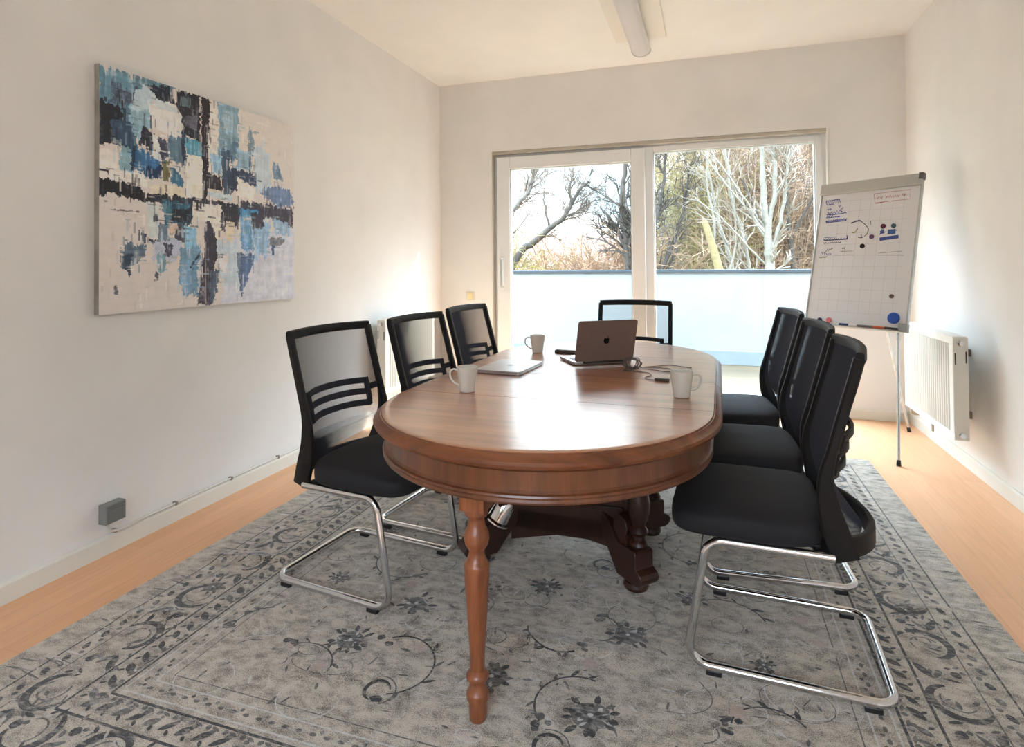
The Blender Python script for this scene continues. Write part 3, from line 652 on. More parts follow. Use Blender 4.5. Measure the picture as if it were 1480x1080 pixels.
def build_rug():
    mb = MB(); T = .006
    # ground: grid draped over the ripples
    nx, ny = 98, 108; vs = []; fs = []
    for j in range(ny + 1):
        for i in range(nx + 1):
            x = RGX0 + (RGX1 - RGX0) * i / nx; y = RGY0 + (RGY1 - RGY0) * j / ny
            vs.append((x, y, T + ripple(x, y)))
    for j in range(ny):
        for i in range(nx): a = j * (nx + 1) + i; fs.append((a, a + 1, a + nx + 2, a + nx + 1))
    mb.add(vs, fs)
    rim = [(RGX0, RGY0), (RGX1, RGY0), (RGX1, RGY1), (RGX0, RGY1)]
    mb.add([(x, y, .001) for x, y in rim] + [(x, y, T) for x, y in rim], [(0, 1, 5, 4), (1, 2, 6, 5), (2, 3, 7, 6), (3, 0, 4, 7), (3, 2, 1, 0)])
    rng = random.Random(11)
    cnt = [0]
    def zz(x, y, l): return T + ripple(x, y) + .0006 + .0008 * l + (cnt[0] % 350) * 2e-6
    def poly(pts, mi, l=0):
        cnt[0] += 1; mb.cur = mi; c = (sum(p[0] for p in pts) / len(pts), sum(p[1] for p in pts) / len(pts)); n = len(pts)
        v = [(c[0], c[1], zz(c[0], c[1], l))] + [(p[0], p[1], zz(p[0], p[1], l)) for p in pts]
        mb.add(v, [(0, 1 + k, 1 + (k + 1) % n) for k in range(n)]); mb.cur = 0
    def ribbon(pts, w, mi, l=0, taper=False):
        cnt[0] += 1; mb.cur = mi; P = [Vector((p[0], p[1], 0)) for p in pts]; n = len(P); v = []
        for i, p in enumerate(P):
            t = (P[min(i + 1, n - 1)] - P[max(i - 1, 0)]).normalized(); s = Vector((-t.y, t.x, 0))
            ww = w * (math.sin(PI * (i + .4) / (n - 1 + .8)) ** .5 if taper else 1) / 2
            for q in (p + s * ww, p - s * ww): v.append((q.x, q.y, zz(q.x, q.y, l)))
        mb.add(v, [(2 * i, 2 * i + 1, 2 * i + 3, 2 * i + 2) for i in range(n - 1)]); mb.cur = 0
    def line(x0, y0, x1, y1, w, mi, l=0):
        n = max(2, int(math.hypot(x1 - x0, y1 - y0) / .06)); ribbon([(x0 + (x1 - x0) * k / n, y0 + (y1 - y0) * k / n) for k in range(n + 1)], w, mi, l)
    def leaf(x, y, a, L, wd, mi, l=1):
        pts = []
        for k in range(9):
            t = k / 8; pts.append((t, math.sin(PI * t) ** .8))
        o = [(t * L, s * wd / 2) for t, s in pts] + [(t * L, -s * wd / 2) for t, s in pts[-2:0:-1]]
        ca, sa = math.cos(a), math.sin(a); poly([(x + u * ca - w * sa, y + u * sa + w * ca) for u, w in o], mi, l)
    def blob(x, y, r, mi, l=1, e=1.0, a=0.0):
        ca, sa = math.cos(a), math.sin(a); pts = []
        for k in range(10):
            q = 2 * PI * k / 10; u, w = r * math.cos(q) * rng.uniform(.85, 1.15), r * e * math.sin(q) * rng.uniform(.85, 1.15)
            pts.append((x + u * ca - w * sa, y + u * sa + w * ca))
        poly(pts, mi, l)
    def arc(x, y, r, a0, a1, w, mi, l=1, taper=False, e=1.0, grow=0.0):
        n = 22; ribbon([(x + r * (1 + grow * k / n) * math.cos(a0 + (a1 - a0) * k / n), y + r * (1 + grow * k / n) * e * math.sin(a0 + (a1 - a0) * k / n)) for k in range(n + 1)], w, mi, l, taper)
    def flower(x, y, r, a0=0.0, dark=2, n=None):
        n = n or rng.choice([11, 12, 13])
        blob(x, y, r * .6, 3, 0)
        for k in range(n):
            if rng.random() < .14: continue
            a = a0 + 2 * PI * k / n + rng.uniform(-.2, .2); ri = r * rng.uniform(.45, .62)
            leaf(x + ri * math.cos(a), y + ri * math.sin(a), a + rng.uniform(-.3, .3), r * rng.uniform(.34, .52), r * rng.uniform(.16, .26), dark if rng.random() < .8 else 3)
        for k in range(n - 3):
            if rng.random() < .2: continue
            a = a0 + 2 * PI * k / (n - 3) + rng.uniform(-.3, .3); ri = r * rng.uniform(.2, .34)
            leaf(x + ri * math.cos(a), y + ri * math.sin(a), a + rng.uniform(-.8, .8), r * rng.uniform(.2, .34), r * rng.uniform(.10, .18), rng.choice([dark, dark, 3, 4]))
        for k in range(6):
            a = a0 + 2 * PI * k / 6 + .2; leaf(x + r * .1 * math.cos(a), y + r * .1 * math.sin(a), a, r * .3, r * .15, 3 if k % 2 else dark)
        blob(x, y, r * .09, 4, 2)
    # --- border bands, drawn once in a frame (s along the edge, d inward) for each side
    def sides():
        Lx, Ly = RGX1 - RGX0, RGY1 - RGY0
        yield Lx, lambda s, d: (RGX0 + s, RGY0 + d), 0.0, 1
        yield Ly, lambda s, d: (RGX1 - d, RGY0 + s), PI / 2, 1
        yield Lx, lambda s, d: (RGX1 - s, RGY1 - d), PI, 1
        yield Ly, lambda s, d: (RGX0 + d, RGY1 - s), -PI / 2, 1
    for L, P, rot, _ in sides():
        def sl(d, w, mi, l=0): 
            a = P(d, d); c = P(L - d, d); line(a[0], a[1], c[0], c[1], w, mi, l)
        sl(.125, .006, 2); sl(.200, .004, 3); sl(.345, .008, 2); sl(.435, .008, 2); sl(.455, .006, 4); sl(.512, .005, 4); sl(.545, .0035, 3)
        # worn hatching of the plain outer band
        k = int(L / .02)
        for q in range(k):
            s = rng.uniform(.1, L - .1); d = rng.uniform(.015, .11); p = P(s, d)
            leaf(p[0], p[1], rng.uniform(-.15, .15) + (0 if abs(rot) != PI / 2 else 0), rng.uniform(.03, .12), rng.uniform(.004, .010), rng.choice([3, 1, 1, 4]), 0)
        # narrow guard stripe: small dark dashes
        s = .15
        while s < L - .15:
            p = P(s, .162); blob(p[0], p[1], .017, 2 if rng.random() < .7 else 3, 1, .62, rot + .5)
            if rng.random() < .6:
                p = P(s + .028, .178); blob(p[0], p[1], .008, 3, 1)
            s += .062
        # inner chain: slanted leaves and dots
        s = .40
        while s < L - .40:
            p = P(s, .372); leaf(p[0], p[1], rot + .75 + rng.uniform(-.15, .15), rng.uniform(.045, .06), rng.uniform(.018, .028), 2 if rng.random() < .85 else 3)
            p = P(s + .032, .41); blob(p[0], p[1], rng.uniform(.005, .010), 3, 1, .8)
            p = P(s + .012, .42); blob(p[0], p[1], .008, 3, 1)
            p = P(s + .038, .362); leaf(p[0], p[1], rot + 2.2, .022, .010, 2)
            p = P(s + .020, .425); leaf(p[0], p[1], rot - .3, .030, .010, 3)
            s += .055
        s = .48
        while s < L - .48:
            p = P(s, .483); blob(p[0], p[1], .010, 3, 1, .6, rot)
            if rng.random() < .5:
                p = P(s + .02, .495); blob(p[0], p[1], .006, 2 if rng.random() < .3 else 3, 1)
            s += .042
        # wide border: scrolls, leaves and half-worn flowers
        s = .36; k = 0
        while s < L - .25:
            c = P(s, .27); fl = 1 if k % 2 else -1
            arc(c[0], c[1], .060, rot + (.2 if fl > 0 else PI + .2), rot + (.2 if fl > 0 else PI + .2) + 4.1, .024, 2, 1, True, 1.0, .25)
            arc(c[0], c[1], .040, rot + 1.0 * fl, rot + 1.0 * fl + 3.2, .005, 3, 1)
            q = P(s + .085, .27 + .03 * fl); leaf(q[0], q[1], rot + .5 * fl, .075, .026, 2); leaf(q[0], q[1], rot - .6 * fl, .06, .016, 3)
            q = P(s + .12, .27 - .035 * fl); blob(q[0], q[1], .015, 2, 1); blob(q[0] + .02, q[1] + .012, .008, 3, 1)
            for w in range(16):
                q = P(s + rng.uniform(-.1, .16), rng.uniform(.212, .335)); leaf(q[0], q[1], rng.uniform(0, 6.28), rng.uniform(.02, .05), rng.uniform(.006, .014), rng.choice([3, 3, 2, 1]), 1)
            if k % 3 == 1:
                q = P(s + .19, .272)
                flower(q[0], q[1], .055, rng.uniform(0, 1), 2 if rng.random() < .5 else 3, 8)
            s += .25; k += 1
    # --- field: flowers, vines and fine pale tendrils
    fx0, fx1, fy0, fy1 = RGX0 + .56, RGX1 - .56, RGY0 + .56, RGY1 - .56
    spots = [(1.313, 1.640, .085), (1.42, 1.885, .085), (2.10, 1.56, .095), (1.80, 1.62, .085), (1.83, 2.13, .075), (2.15, 1.93, .085), (1.03, 2.36, .07), (2.34, 2.21, .07), (2.55, 1.91, .05),
             (1.916, 2.63, .09), (1.50, 2.55, .08), (2.45, 2.75, .08), (1.2, 2.75, .08), (2.1, 3.05, .09), (1.6, 3.1, .09), (2.6, 3.3, .07), (1.15, 3.3, .08), (1.9, 3.4, .08), (2.62, 2.45, .06), (1.06, 1.95, .06)]
    for x, y, r in spots: flower(x, y, r * .88, rng.uniform(0, 1))
    for x, y in ((1.515, 1.468), (2.02, 1.43), (2.6, 1.55), (1.63, 1.95), (1.0, 3.0), (2.0, 2.35)):
        arc(x, y, .036, .4, 4.6, .012, 2, 1, True); blob(x + .012, y - .028, .018, 2, 1, .7); arc(x, y, .052, -1.0, 2.0, .004, 3, 1)
    vines = [(1.50, 1.58, .125, -1.2, 2.1), (2.06, 1.58, .115, 1.3, 3.9), (.99, 1.62, .10, 1.9, 3.6), (2.05, 1.94, .07, -1.3, 1.4), (1.64, 2.18, .10, 2.2, 4.6), (2.45, 2.1, .13, .3, 2.6), (1.25, 2.15, .13, 3.2, 5.6),
             (1.70, 2.85, .15, .4, 3.4), (2.35, 2.6, .14, 2.0, 4.6), (2.25, 3.3, .15, .4, 3.2), (1.4, 3.3, .16, 3.4, 6.0), (2.55, 1.63, .10, .6, 3.0), (1.22, 1.47, .12, .3, 2.2), (1.95, 1.90, .12, 3.3, 5.2)]
    for x, y, r, a0, a1 in vines:
        arc(x, y, r, a0, a1, .0055, 2, 1)
        for k in range(6):
            a = a0 + (a1 - a0) * (k + .5) / 6; px, py = x + r * math.cos(a), y + r * math.sin(a)
            leaf(px, py, a + rng.choice([-.9, .9]), rng.uniform(.025, .045), rng.uniform(.008, .015), rng.choice([2, 3]))
        e = a1 + .1
        for k in range(5):
            blob(x + r * math.cos(e) + rng.uniform(-.03, .03), y + r * math.sin(e) + rng.uniform(-.03, .03), rng.uniform(.006, .013), rng.choice([2, 3]), 1)
    for k in range(150):
        x, y = rng.uniform(fx0, fx1), rng.uniform(fy0, fy1)
        arc(x, y, rng.uniform(.03, .11), rng.uniform(0, 6), rng.uniform(6.5, 8), rng.uniform(.002, .004), rng.choice([4, 4, 4, 3]), 0, False, rng.uniform(.4, 1))
    for k in range(700):
        x, y = rng.uniform(fx0, fx1), rng.uniform(fy0, fy1)
        leaf(x, y, rng.uniform(0, 6.28), rng.uniform(.015, .05), rng.uniform(.004, .011), rng.choice([3, 3, 1, 4]), 0)
    for k in range(16):
        x, y = rng.uniform(fx0, fx1), rng.uniform(fy0, fy1); blob(x, y, rng.uniform(.012, .025), 5, 0)
    for x, y in ((2.06, 1.76), (2.47, 1.69), (1.30, 1.50)): blob(x, y, .022, 5, 1)
    # clip anything that strays over the edge
    mb.v = [(min(max(x, RGX0), RGX1), min(max(y, RGY0), RGY1), z) for x, y, z in mb.v]
    me = bpy.data.meshes.new('area_rug'); me.from_pydata(mb.v, [], mb.f)
    for m in rug_mats(): me.materials.append(m)
    me.polygons.foreach_set('material_index', mb.m)
    bm = bmesh.new(); bm.from_mesh(me)
    for f in bm.faces:
        if f.normal.z < -.5 and f.calc_center_median().z > .004: f.normal_flip()
    bm.to_mesh(me); bm.free()
    o = bpy.data.objects.new('area_rug', me); COL.objects.link(o)
    tag(o, 'large worn grey oriental rug with charcoal flowers under the table', 'rug')
build_rug()
RT = .0068      # where chairs and table stand on the rug

# ================================================================== CONFERENCE TABLE
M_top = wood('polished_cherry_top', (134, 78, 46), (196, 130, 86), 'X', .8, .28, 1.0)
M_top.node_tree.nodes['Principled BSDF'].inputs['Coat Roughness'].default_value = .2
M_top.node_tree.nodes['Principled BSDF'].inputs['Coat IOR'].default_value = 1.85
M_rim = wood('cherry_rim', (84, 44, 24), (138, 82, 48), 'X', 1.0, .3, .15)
M_leg = wood('turned_cherry', (92, 48, 28), (152, 90, 54), 'Z', 1.3, .34, .1)
M_ped = wood('shaded_cherry', (32, 16, 11), (58, 29, 17), 'Z', 1.0, .4)  # table cherry darkened: the shade under the top is put into the colour
TX, TY, TA, TE0, TE1, TD = 1.893, 2.455, 0.562, -.515, .500, .588
table = thing('conference_table', 'long oval antique cherrywood conference table on a carved pedestal and turned legs', 'table', (TX, TY, RT), rad(-1.0))
def ell(off, t): return ((TA - off) * math.cos(t), (TD - off) * math.sin(t))
EDGE = [(.030, .699), (.012, .700), (.003, .705), (.0, .713), (.004, .720), (.011, .724), (.018, .730), (.021, .7345), (.0235, .7345), (.026, .738), (.031, .740), (.046, .740)]
g = .0014; NP = 40
def leaf_piece(kind, y0, y1):
    mb = MB(); rg = []
    for off, z in EDGE:
        z -= RT
        if kind == 'front': ring = [((TA - off) * math.cos(PI + PI * k / NP), y1 - g + (TD - off - g) * math.sin(PI + PI * k / NP), z) for k in range(NP + 1)]
        elif kind == 'rear': ring = [((TA - off) * math.cos(PI * k / NP), y0 + g + (TD - off - g) * math.sin(PI * k / NP), z) for k in range(NP + 1)]
        else: ring = [(-(TA - off), y0 + g, z), (TA - off, y0 + g, z), (TA - off, y1 - g, z), (-(TA - off), y1 - g, z)]
        rg.append(ring)
    mb.rings(rg); return mb.build('table_leaf', M_top_list, table, smooth=28)
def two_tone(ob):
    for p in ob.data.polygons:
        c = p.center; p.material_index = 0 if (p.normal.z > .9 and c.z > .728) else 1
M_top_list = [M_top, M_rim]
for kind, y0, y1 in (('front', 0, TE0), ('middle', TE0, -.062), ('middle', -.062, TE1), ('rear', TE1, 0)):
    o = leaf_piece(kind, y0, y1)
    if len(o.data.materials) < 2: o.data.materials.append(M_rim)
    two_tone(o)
def loop(off, n=44):
    a, d = TA - off, TD - off
    return [(a * math.cos(PI + PI * k / n), TE0 + d * math.sin(PI + PI * k / n)) for k in range(n + 1)] + [(a * math.cos(PI * k / n), TE1 + d * math.sin(PI * k / n)) for k in range(n + 1)]
AP = [(.034, .701), (.034, .692), (.040, .686), (.040, .640), (.036, .634), (.030, .631), (.028, .626), (.031, .621), (.029, .614), (.033, .608), (.042, .606), (.062, .606), (.062, .701)]
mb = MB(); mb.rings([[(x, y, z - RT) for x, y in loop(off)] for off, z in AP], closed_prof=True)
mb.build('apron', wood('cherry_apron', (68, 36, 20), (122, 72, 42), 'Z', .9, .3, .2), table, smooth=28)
LEGP = [(.0205, 0), (.0225, .004), (.0235, .03), (.0235, .052), (.0295, .056), (.030, .070), (.029, .074), (.022, .082), (.021, .098), (.0255, .104), (.030, .110), (.030, .118), (.026, .123), (.019, .130),
        (.0195, .165), (.0245, .235), (.029, .310), (.0325, .365), (.0335, .392), (.0345, .402), (.033, .407), (.027, .413), (.0215, .430), (.020, .440), (.0235, .446), (.030, .455), (.0335, .470), (.0325, .485), (.028, .497), (.024, .502),
        (.0225, .515), (.0205, .522), (.024, .530), (.030, .534), (.032, .540), (.030, .547), (.030, .551)]
def leg(x, y):
    mb = MB(); mb.lathe(LEGP, 28, (x, y, 0))
    mb.box(x - .034, x + .034, y - .034, y + .034, .551, .694)
    return mb.build('leg', M_leg, table, smooth=40)
leg(-.055, -.995); leg(.0, .990)
# pedestal: panelled core, four arched arms with scrolled toes and bun feet, turned columns on the arms
mb = MB(); mb.box(-.235, .235, -.165, .165, .125, .60)
mb.prism([(-.255, .20), (-.255, .075), (-.17, .095), (-.06, .118), (.06, .118), (.17, .095), (.255, .075), (.255, .20)], 'Y', -.165, -.135)
mb.prism([(-.255, .20), (-.255, .075), (-.17, .095), (-.06, .118), (.06, .118), (.17, .095), (.255, .075), (.255, .20)], 'Y', .135, .165)
for s in (-1, 1):
    for x0, x1 in ((-.225, -.01), (.01, .225)):
        frame_mb(mb, x0, x1, .24, .58, s * .165 if s > 0 else -.177, .177 if s > 0 else -.165, .022, .022, .022, .022)
mb.box(-.28, .28, -.20, .20, .60, .692)
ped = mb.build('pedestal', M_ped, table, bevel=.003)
PC = -.055
for sx in (-1, 1):
    for sy in (-1, 1):
        dx, dy = sx * .31, sy * .235
        a = math.atan2(dy - sy * .06, dx - sx * .12); Mt = Matrix.Translation((PC + dx, dy, 0)) @ Matrix.Rotation(a, 4, 'Z')
        mb = MB()
        # bun foot, stepped plinth with scrolled toe, arm with arched underside running back to the core
        mb.lathe([(.030, 0), (.042, .006), (.046, .018), (.042, .032), (.034, .038)], 22, (PC + dx, dy, 0))
        toe = [(-.06, .038), (.045, .038), (.062, .042), (.074, .054), (.077, .068), (.070, .082), (.056, .090), (.046, .094), (.046, .148), (.040, .155), (-.05, .155), (-.10, .20), (-.17, .26), (-.20, .30), (-.20, .185), (-.15, .15), (-.10, .09)]
        mb.prism(toe, 'Y', -.042, .042, Mt)
        mb.prism([(-.055, .155), (-.012, .155), (-.020, .19), (-.008, .215), (-.020, .245), (-.055, .262), (-.085, .24), (-.09, .20)], 'Y', -.034, .034, Mt)
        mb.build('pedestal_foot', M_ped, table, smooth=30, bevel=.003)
        mb = MB(); mb.lathe([(.030, .155), (.034, .165), (.030, .175), (.022, .182), (.021, .195), (.031, .204), (.034, .213), (.029, .222), (.022, .230), (.030, .250), (.040, .285), (.042, .315), (.036, .345), (.026, .362), (.034, .372), (.034, .384), (.026, .394), (.024, .5), (.032, .52), (.038, .56), (.038, .692)], 24, (PC + dx + .012 * sx, dy, 0))
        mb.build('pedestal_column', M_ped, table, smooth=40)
# polished metal cup under the top beside the front leg
mb = MB(); Mc = Matrix.Translation((-.165, -.555, .325)) @ Matrix.Rotation(rad(28), 4, 'Y') @ Matrix.Rotation(rad(-12), 4, 'X')
mb.lathe([(.010, .150), (.010, .075), (.026, .072), (.032, .060), (.034, .030), (.036, .004), (.043, -.002), (.043, -.007), (.036, -.008), (.033, -.002), (.030, .03), (.0, .035)], 26, M=Mc, capb=False, capt=False)
f = mb.build('metal_cup', M_chrome, table, smooth=40); f['label'] = 'shiny metal cup fitting hanging under the tabletop'

# ================================================================== CHAIRS
def make_chair(name, label, group):
    t = thing(name, label, 'chair', (0, 0, 0), 0, group)
    w = .2225; r = .0125; zf = .0235
    mb = MB()
    path = fillet([(-.13, -w, .388), (.200, -w, .388), (.262, -w, zf), (-.272, -w, zf), (-.272, w, zf), (.262, w, zf), (.200, w, .388), (-.13, w, .388)], .055, 8)
    mb.tube(path, r, 14); mb.build('sled_frame', M_chrome, t, smooth=60)
    for x in (.185, -.215):
        for s in (-1, 1):
            mb = MB(); mb.box(x - .022, x + .022, s * w - .010, s * w + .010, .0, .016); mb.build('glide', M_black, t, bevel=.003)
    mb = MB(); mb.box(-.10, .21, -.19, .19, .392, .405); mb.box(-.12, -.08, -w, w, .376, .398); mb.box(.13, .17, -w, w, .382, .398)
    mb.build('seat_pan', M_black, t, bevel=.004)
    # cushion: superellipsoid with a waterfall front
    mb = MB(); nu, nv = 56, 22; vs = []; fs = []
    def sp(c, e): return math.copysign(abs(c) ** e, c)
    for j in range(nv + 1):
        ph = -PI / 2 + PI * j / nv
        for i in range(nu):
            th = 2 * PI * i / nu
            x = .212 * sp(math.cos(ph), .42) * sp(math.cos(th), .38); y = .243 * sp(math.cos(ph), .42) * sp(math.sin(th), .38); z = .045 * sp(math.sin(ph), .5)
            X = x + .098
            zz = .433 + z + (.014 * (1 - (y / .243) ** 2) if z > 0 else 0)
            zz -= .020 * max(0, (X - .17) / .138) ** 2 * (1 if z > 0 else .3)
            zz += .006 * max(0, (-X) / .2)
            vs.append((X, y, zz))
    for j in range(nv):
        for i in range(nu): fs.append((j * nu + i, j * nu + (i + 1) % nu, (j + 1) * nu + (i + 1) % nu, (j + 1) * nu + i))
    mb.add(vs, fs); mb.build('seat', M_fabric, t, smooth=80)
    # back: side posts kinked forward at the lumbar, bowed top rail and bowed tail
    side = [(-.196, .930), (-.178, .860), (-.158, .790), (-.137, .710), (-.118, .640), (-.111, .590), (-.116, .530), (-.132, .465), (-.150, .410), (-.160, .380)]
    C = catmull([(x, 0, z) for x, z in side], 4)
    def xat(z):
        for a, b in zip(C, C[1:]):
            if b.z <= z <= a.z: return a.x + (b.x - a.x) * (a.z - z) / max(1e-6, a.z - b.z)
        return C[0].x if z > C[0].z else C[-1].x
    def half(z): return .222 if z > .58 else .222 - .020 * (.58 - z) / .2
    mb = MB()
    for s in (-1, 1):
        pts = [(p.x, s * half(p.z), p.z) for p in C]; n = len(pts)
        mb.sweep(pts, (0, 1, 0), .026, [.028 + .040 * max(0, min(1, (.66 - p[2]) / .2)) for p in pts])
    bow = .032
    pt = [(-.197 - bow * (1 - (k / 10) ** 2), .228 * k / 10, .931 + .004 * (1 - (k / 10) ** 2)) for k in range(-10, 11)]
    mb.sweep(pt, (0, 0, 1), .034, .022)
    pb = [(-.168 - .082 * (1 - (k / 10) ** 2) ** .8,   .206 * k / 10, .418 - .014 * (1 - (k / 10) ** 2)) for k in range(-10, 11)]
    mb.sweep(pb, (0, 0, 1), .056, .022)
    mb.build('back_frame', M_frame, t, smooth=45)
    # mesh: fine upright yarns between the rails
    mb = MB(); p = .0034; wy, dx = .0012, .00052; n = int(.206 / p)
    zs = [.926 - .0394 * k for k in range(14)]
    def bowz(z): return .029 if z > .58 else .029 + .053 * ((.58 - z) / .165) ** 1.3
    for k in range(-n, n + 1):
        y0 = k * p; vs = []
        for z in zs:
            y = y0 * half(z) / .222; x = xat(z) - bowz(z) * (1 - (y / half(z)) ** 2) + .004
            vs += [(x + dx, y - wy / 2, z), (x + dx, y + wy / 2, z), (x - dx, y + wy / 2, z), (x - dx, y - wy / 2, z)]
        fs = []
        for i in range(len(zs) - 1):
            a = 4 * i
            for q in range(4): fs.append((a + q, a + (q + 1) % 4, a + 4 + (q + 1) % 4, a + 4 + q))
        mb.add(vs, fs)
    mb.build('back_mesh', M_strand, t, smooth=0)
    # lumbar support: three bowed bars joined by end blocks
    mb = MB()
    for z in (.700, .655, .608):
        pl = [(xat(z) - .022 - .046 * (1 - abs(k / 9) ** 2.6), .168 * k / 9, z + .004 * (1 - (k / 9) ** 2)) for k in range(-9, 10)]
        mb.sweep(pl, (0, 0, 1), .025, .012)
    for s in (-1, 1):
        mb.sweep([(xat(z) - .026, s * .168, z) for z in (.712, .68, .655, .63, .598)], (0, 1, 0), .026, .012)
        mb.sweep([(xat(.67) - .022, s * .172, .672), (xat(.67) - .014, s * .205, .676), (xat(.67) - .006, s * .222, .678)], (0, 0, 1), .026, .012)
    mb.build('lumbar_support', M_frame, t, smooth=45)
    return t
CG = 'cantilever chairs around the conference table'
chairs = [((1.144, 2.037), -7, 'black mesh cantilever chair nearest the wall socket, chrome sled on rug'),
          ((1.249, 2.584), -6, 'black mesh cantilever chair beside the left wall, in the middle of its three'),
          ((1.250, 3.215), -6, 'black mesh cantilever chair beside the left wall, closest to the patio door'),
          ((2.607, 2.035), 177, 'black cantilever chair seen fully from the side, frontmost of the right row'),
          ((2.620, 2.610), 183, 'black cantilever chair in the middle of the right row of three'),
          ((2.600, 3.250), 186, 'black cantilever chair in the right row, beside the patio window and flip chart'),
          ((1.955, 3.700), -90, 'black mesh cantilever chair at the far table end behind the open laptop')]
ch0 = None
for (x, y), a, lab in chairs:
    if ch0 is None:
        ch0 = make_chair('cantilever_chair', lab, CG); ch0.location = (x, y, RT); ch0.rotation_euler = (0, 0, rad(a))
    else: dup(ch0, (x, y, RT), rad(a), lab)
# ================================================================== THINGS ON THE TABLE
def mug(name, label, group):
    t = thing(name, label, 'mug', (0, 0, 0), 0, group)
    prof = [(.024, .0), (.0265, .001), (.0275, .004), (.029, .016), (.0325, .040), (.0365, .068), (.0385, .088), (.0385, .0895), (.0372, .0905), (.0360, .0895), (.0358, .086), (.034, .066), (.030, .038), (.0265, .014), (.020, .009), (.0, .008)]
    mb = MB(); mb.lathe(prof, 36, capt=False); mb.build('cup', M_porcelain, t, smooth=50)
    mb = MB(); mb.tube(catmull([(.0355, 0, .076), (.052, 0, .079), (.063, 0, .070), (.064, 0, .054), (.056, 0, .038), (.044, 0, .027), (.0300, 0, .022)], 6), [.0036] * 37, 10)
    mb.build('handle', M_porcelain, t, smooth=60)
    return t
m0 = mug('coffee_mug', 'white coffee mug beside the closed silver laptop, handle to the left', 'white mugs on the table')
m0.location = (1.578, 1.985, TZ + .0004); m0.rotation_euler = (0, 0, rad(190))
dup(m0, (1.568, 2.945, TZ + .0004), rad(200), 'white coffee mug near the far left table edge behind the closed laptop')
dup(m0, (2.318, 2.105, TZ + .0004), rad(12), 'white coffee mug on the right table edge next to the cable plug')

M_silver = mat('silver_aluminium', (178, 176, 178), 0.32, 0.9, vary=0.02, vscale=30)
M_grey_al = mat('space_grey_aluminium', (138, 122, 116), 0.45, 0.3, vary=0.02, vscale=30)
M_key = mat('black_keys', (24, 24, 26), 0.5)
def rrect(w, h, r, n=5):
    o = []
    for cx, cy, a in ((w / 2 - r, h / 2 - r, 0), (-w / 2 + r, h / 2 - r, 90), (-w / 2 + r, -h / 2 + r, 180), (w / 2 - r, -h / 2 + r, 270)):
        o += [(cx + r * math.cos(rad(a + 90 * k / n)), cy + r * math.sin(rad(a + 90 * k / n))) for k in range(n + 1)]
    return o
def apple(s):
    """bitten apple silhouette and its leaf, as two polygons"""
    half = [(0, .36), (.12, .44), (.28, .46), (.40, .38), (.47, .22), (.48, .02), (.42, -.20), (.32, -.38), (.20, -.48), (.10, -.48), (0, -.44)]
    body = half + [(-x, y) for x, y in half[-2:0:-1]]
    bite = []
    for x, y in body:
        d = math.hypot(x - .56, y - .10)
        if d < .26: x, y = .56 + (x - .56) * .26 / d, .10 + (y - .10) * .26 / d
        bite.append((x * s, y * s))
    leaf = [(.02, .50), (.03, .62), (.12, .74), (.20, .76), (.20, .66), (.12, .54)]
    return bite, [(x * s, y * s) for x, y in leaf]
# open laptop: local frame hinge along x, keyboard side +y, lid rises at y = 0 and leans back towards -y
t = thing('open_laptop', 'open silver laptop seen from behind with dark apple mark on lid', 'laptop', (1.952, 2.692, TZ + .0004), rad(33))
LW, LDp = .285, .205
mb = MB(); mb.prism([(x, y + LDp / 2) for x, y in rrect(LW, LDp, .012)], 'Z', .002, .014); base = mb.build('base', M_silver, t, bevel=.001)
mb = MB(); mb.prism([(x, y + LDp * .40) for x, y in rrect(LW * .86, LDp * .46, .004)], 'Z', .014, .0148); mb.build('keyboard', M_key, base)
mb = MB(); mb.prism([(x, y + LDp * .81) for x, y in rrect(LW * .40, LDp * .30, .004)], 'Z', .014, .0146); mb.build('trackpad', M_silver, base)
Ml = Matrix.Translation((0, 0, .013)) @ Matrix.Rotation(rad(17), 4, 'X')
mb = MB(); mb.prism([(x, z + .103) for x, z in rrect(LW, .196, .012)], 'Y', -.006, 0, Ml); lid = mb.build('lid', M_grey_al, t, bevel=.001)
mb = MB(); mb.prism([(x, z + .104) for x, z in rrect(LW - .012, .180, .006)], 'Y', .0002, .0008, Ml); mb.build('screen', mat('laptop_screen', (14, 15, 18), 0.12), lid)
mb = MB()
for pl in apple(.030): mb.prism([(x, z + .104) for x, z in pl], 'Y', -.0066, -.0061, Ml)
mb.build('apple_mark', mat('dark_logo', (52, 46, 44), 0.25, 0.6), lid)
mb = MB(); mb.tube([(-.10, 0, .011), (.10, 0, .011)], .005, 10); mb.build('hinge', M_key, t)
# closed laptop
t = thing('closed_laptop', 'closed silver laptop lying flat on the table beside the mug', 'laptop', (1.578, 2.470, TZ + .0004), rad(-4))
mb = MB(); mb.prism(rrect(.205, .292, .012), 'Z', .001, .0088); mb.build('base', M_silver, t, bevel=.0008)
mb = MB(); mb.prism(rrect(.202, .289, .012), 'Z', .0088, .0096); mb.build('gap', M_dark_gap, t)
mb = MB(); mb.prism(rrect(.205, .292, .012), 'Z', .0096, .0150); lid = mb.build('lid', M_silver, t, bevel=.0008)
mb = MB()
for pl in apple(.028): mb.prism([(y, -x) for x, y in pl], 'Z', .0150, .0153)
mb.build('apple_mark', mat('mirror_logo', (120, 120, 124), 0.12, 1.0), lid)
# pouch
t = thing('slim_pouch', 'slim dark pouch with pale top lying behind the open laptop', 'pouch', (1.735, 2.985, TZ + .0004), rad(-12))
mb = MB(); mb.prism(rrect(.165, .085, .022), 'Z', .0, .014); mb.build('pouch_body', mat('pouch_leather', (74, 60, 56), 0.6), t, bevel=.004)
mb = MB(); mb.prism(rrect(.150, .072, .020), 'Z', .0142, .019); mb.build('pouch_top', mat('pouch_top', (176, 170, 168), 0.4), t, bevel=.002)
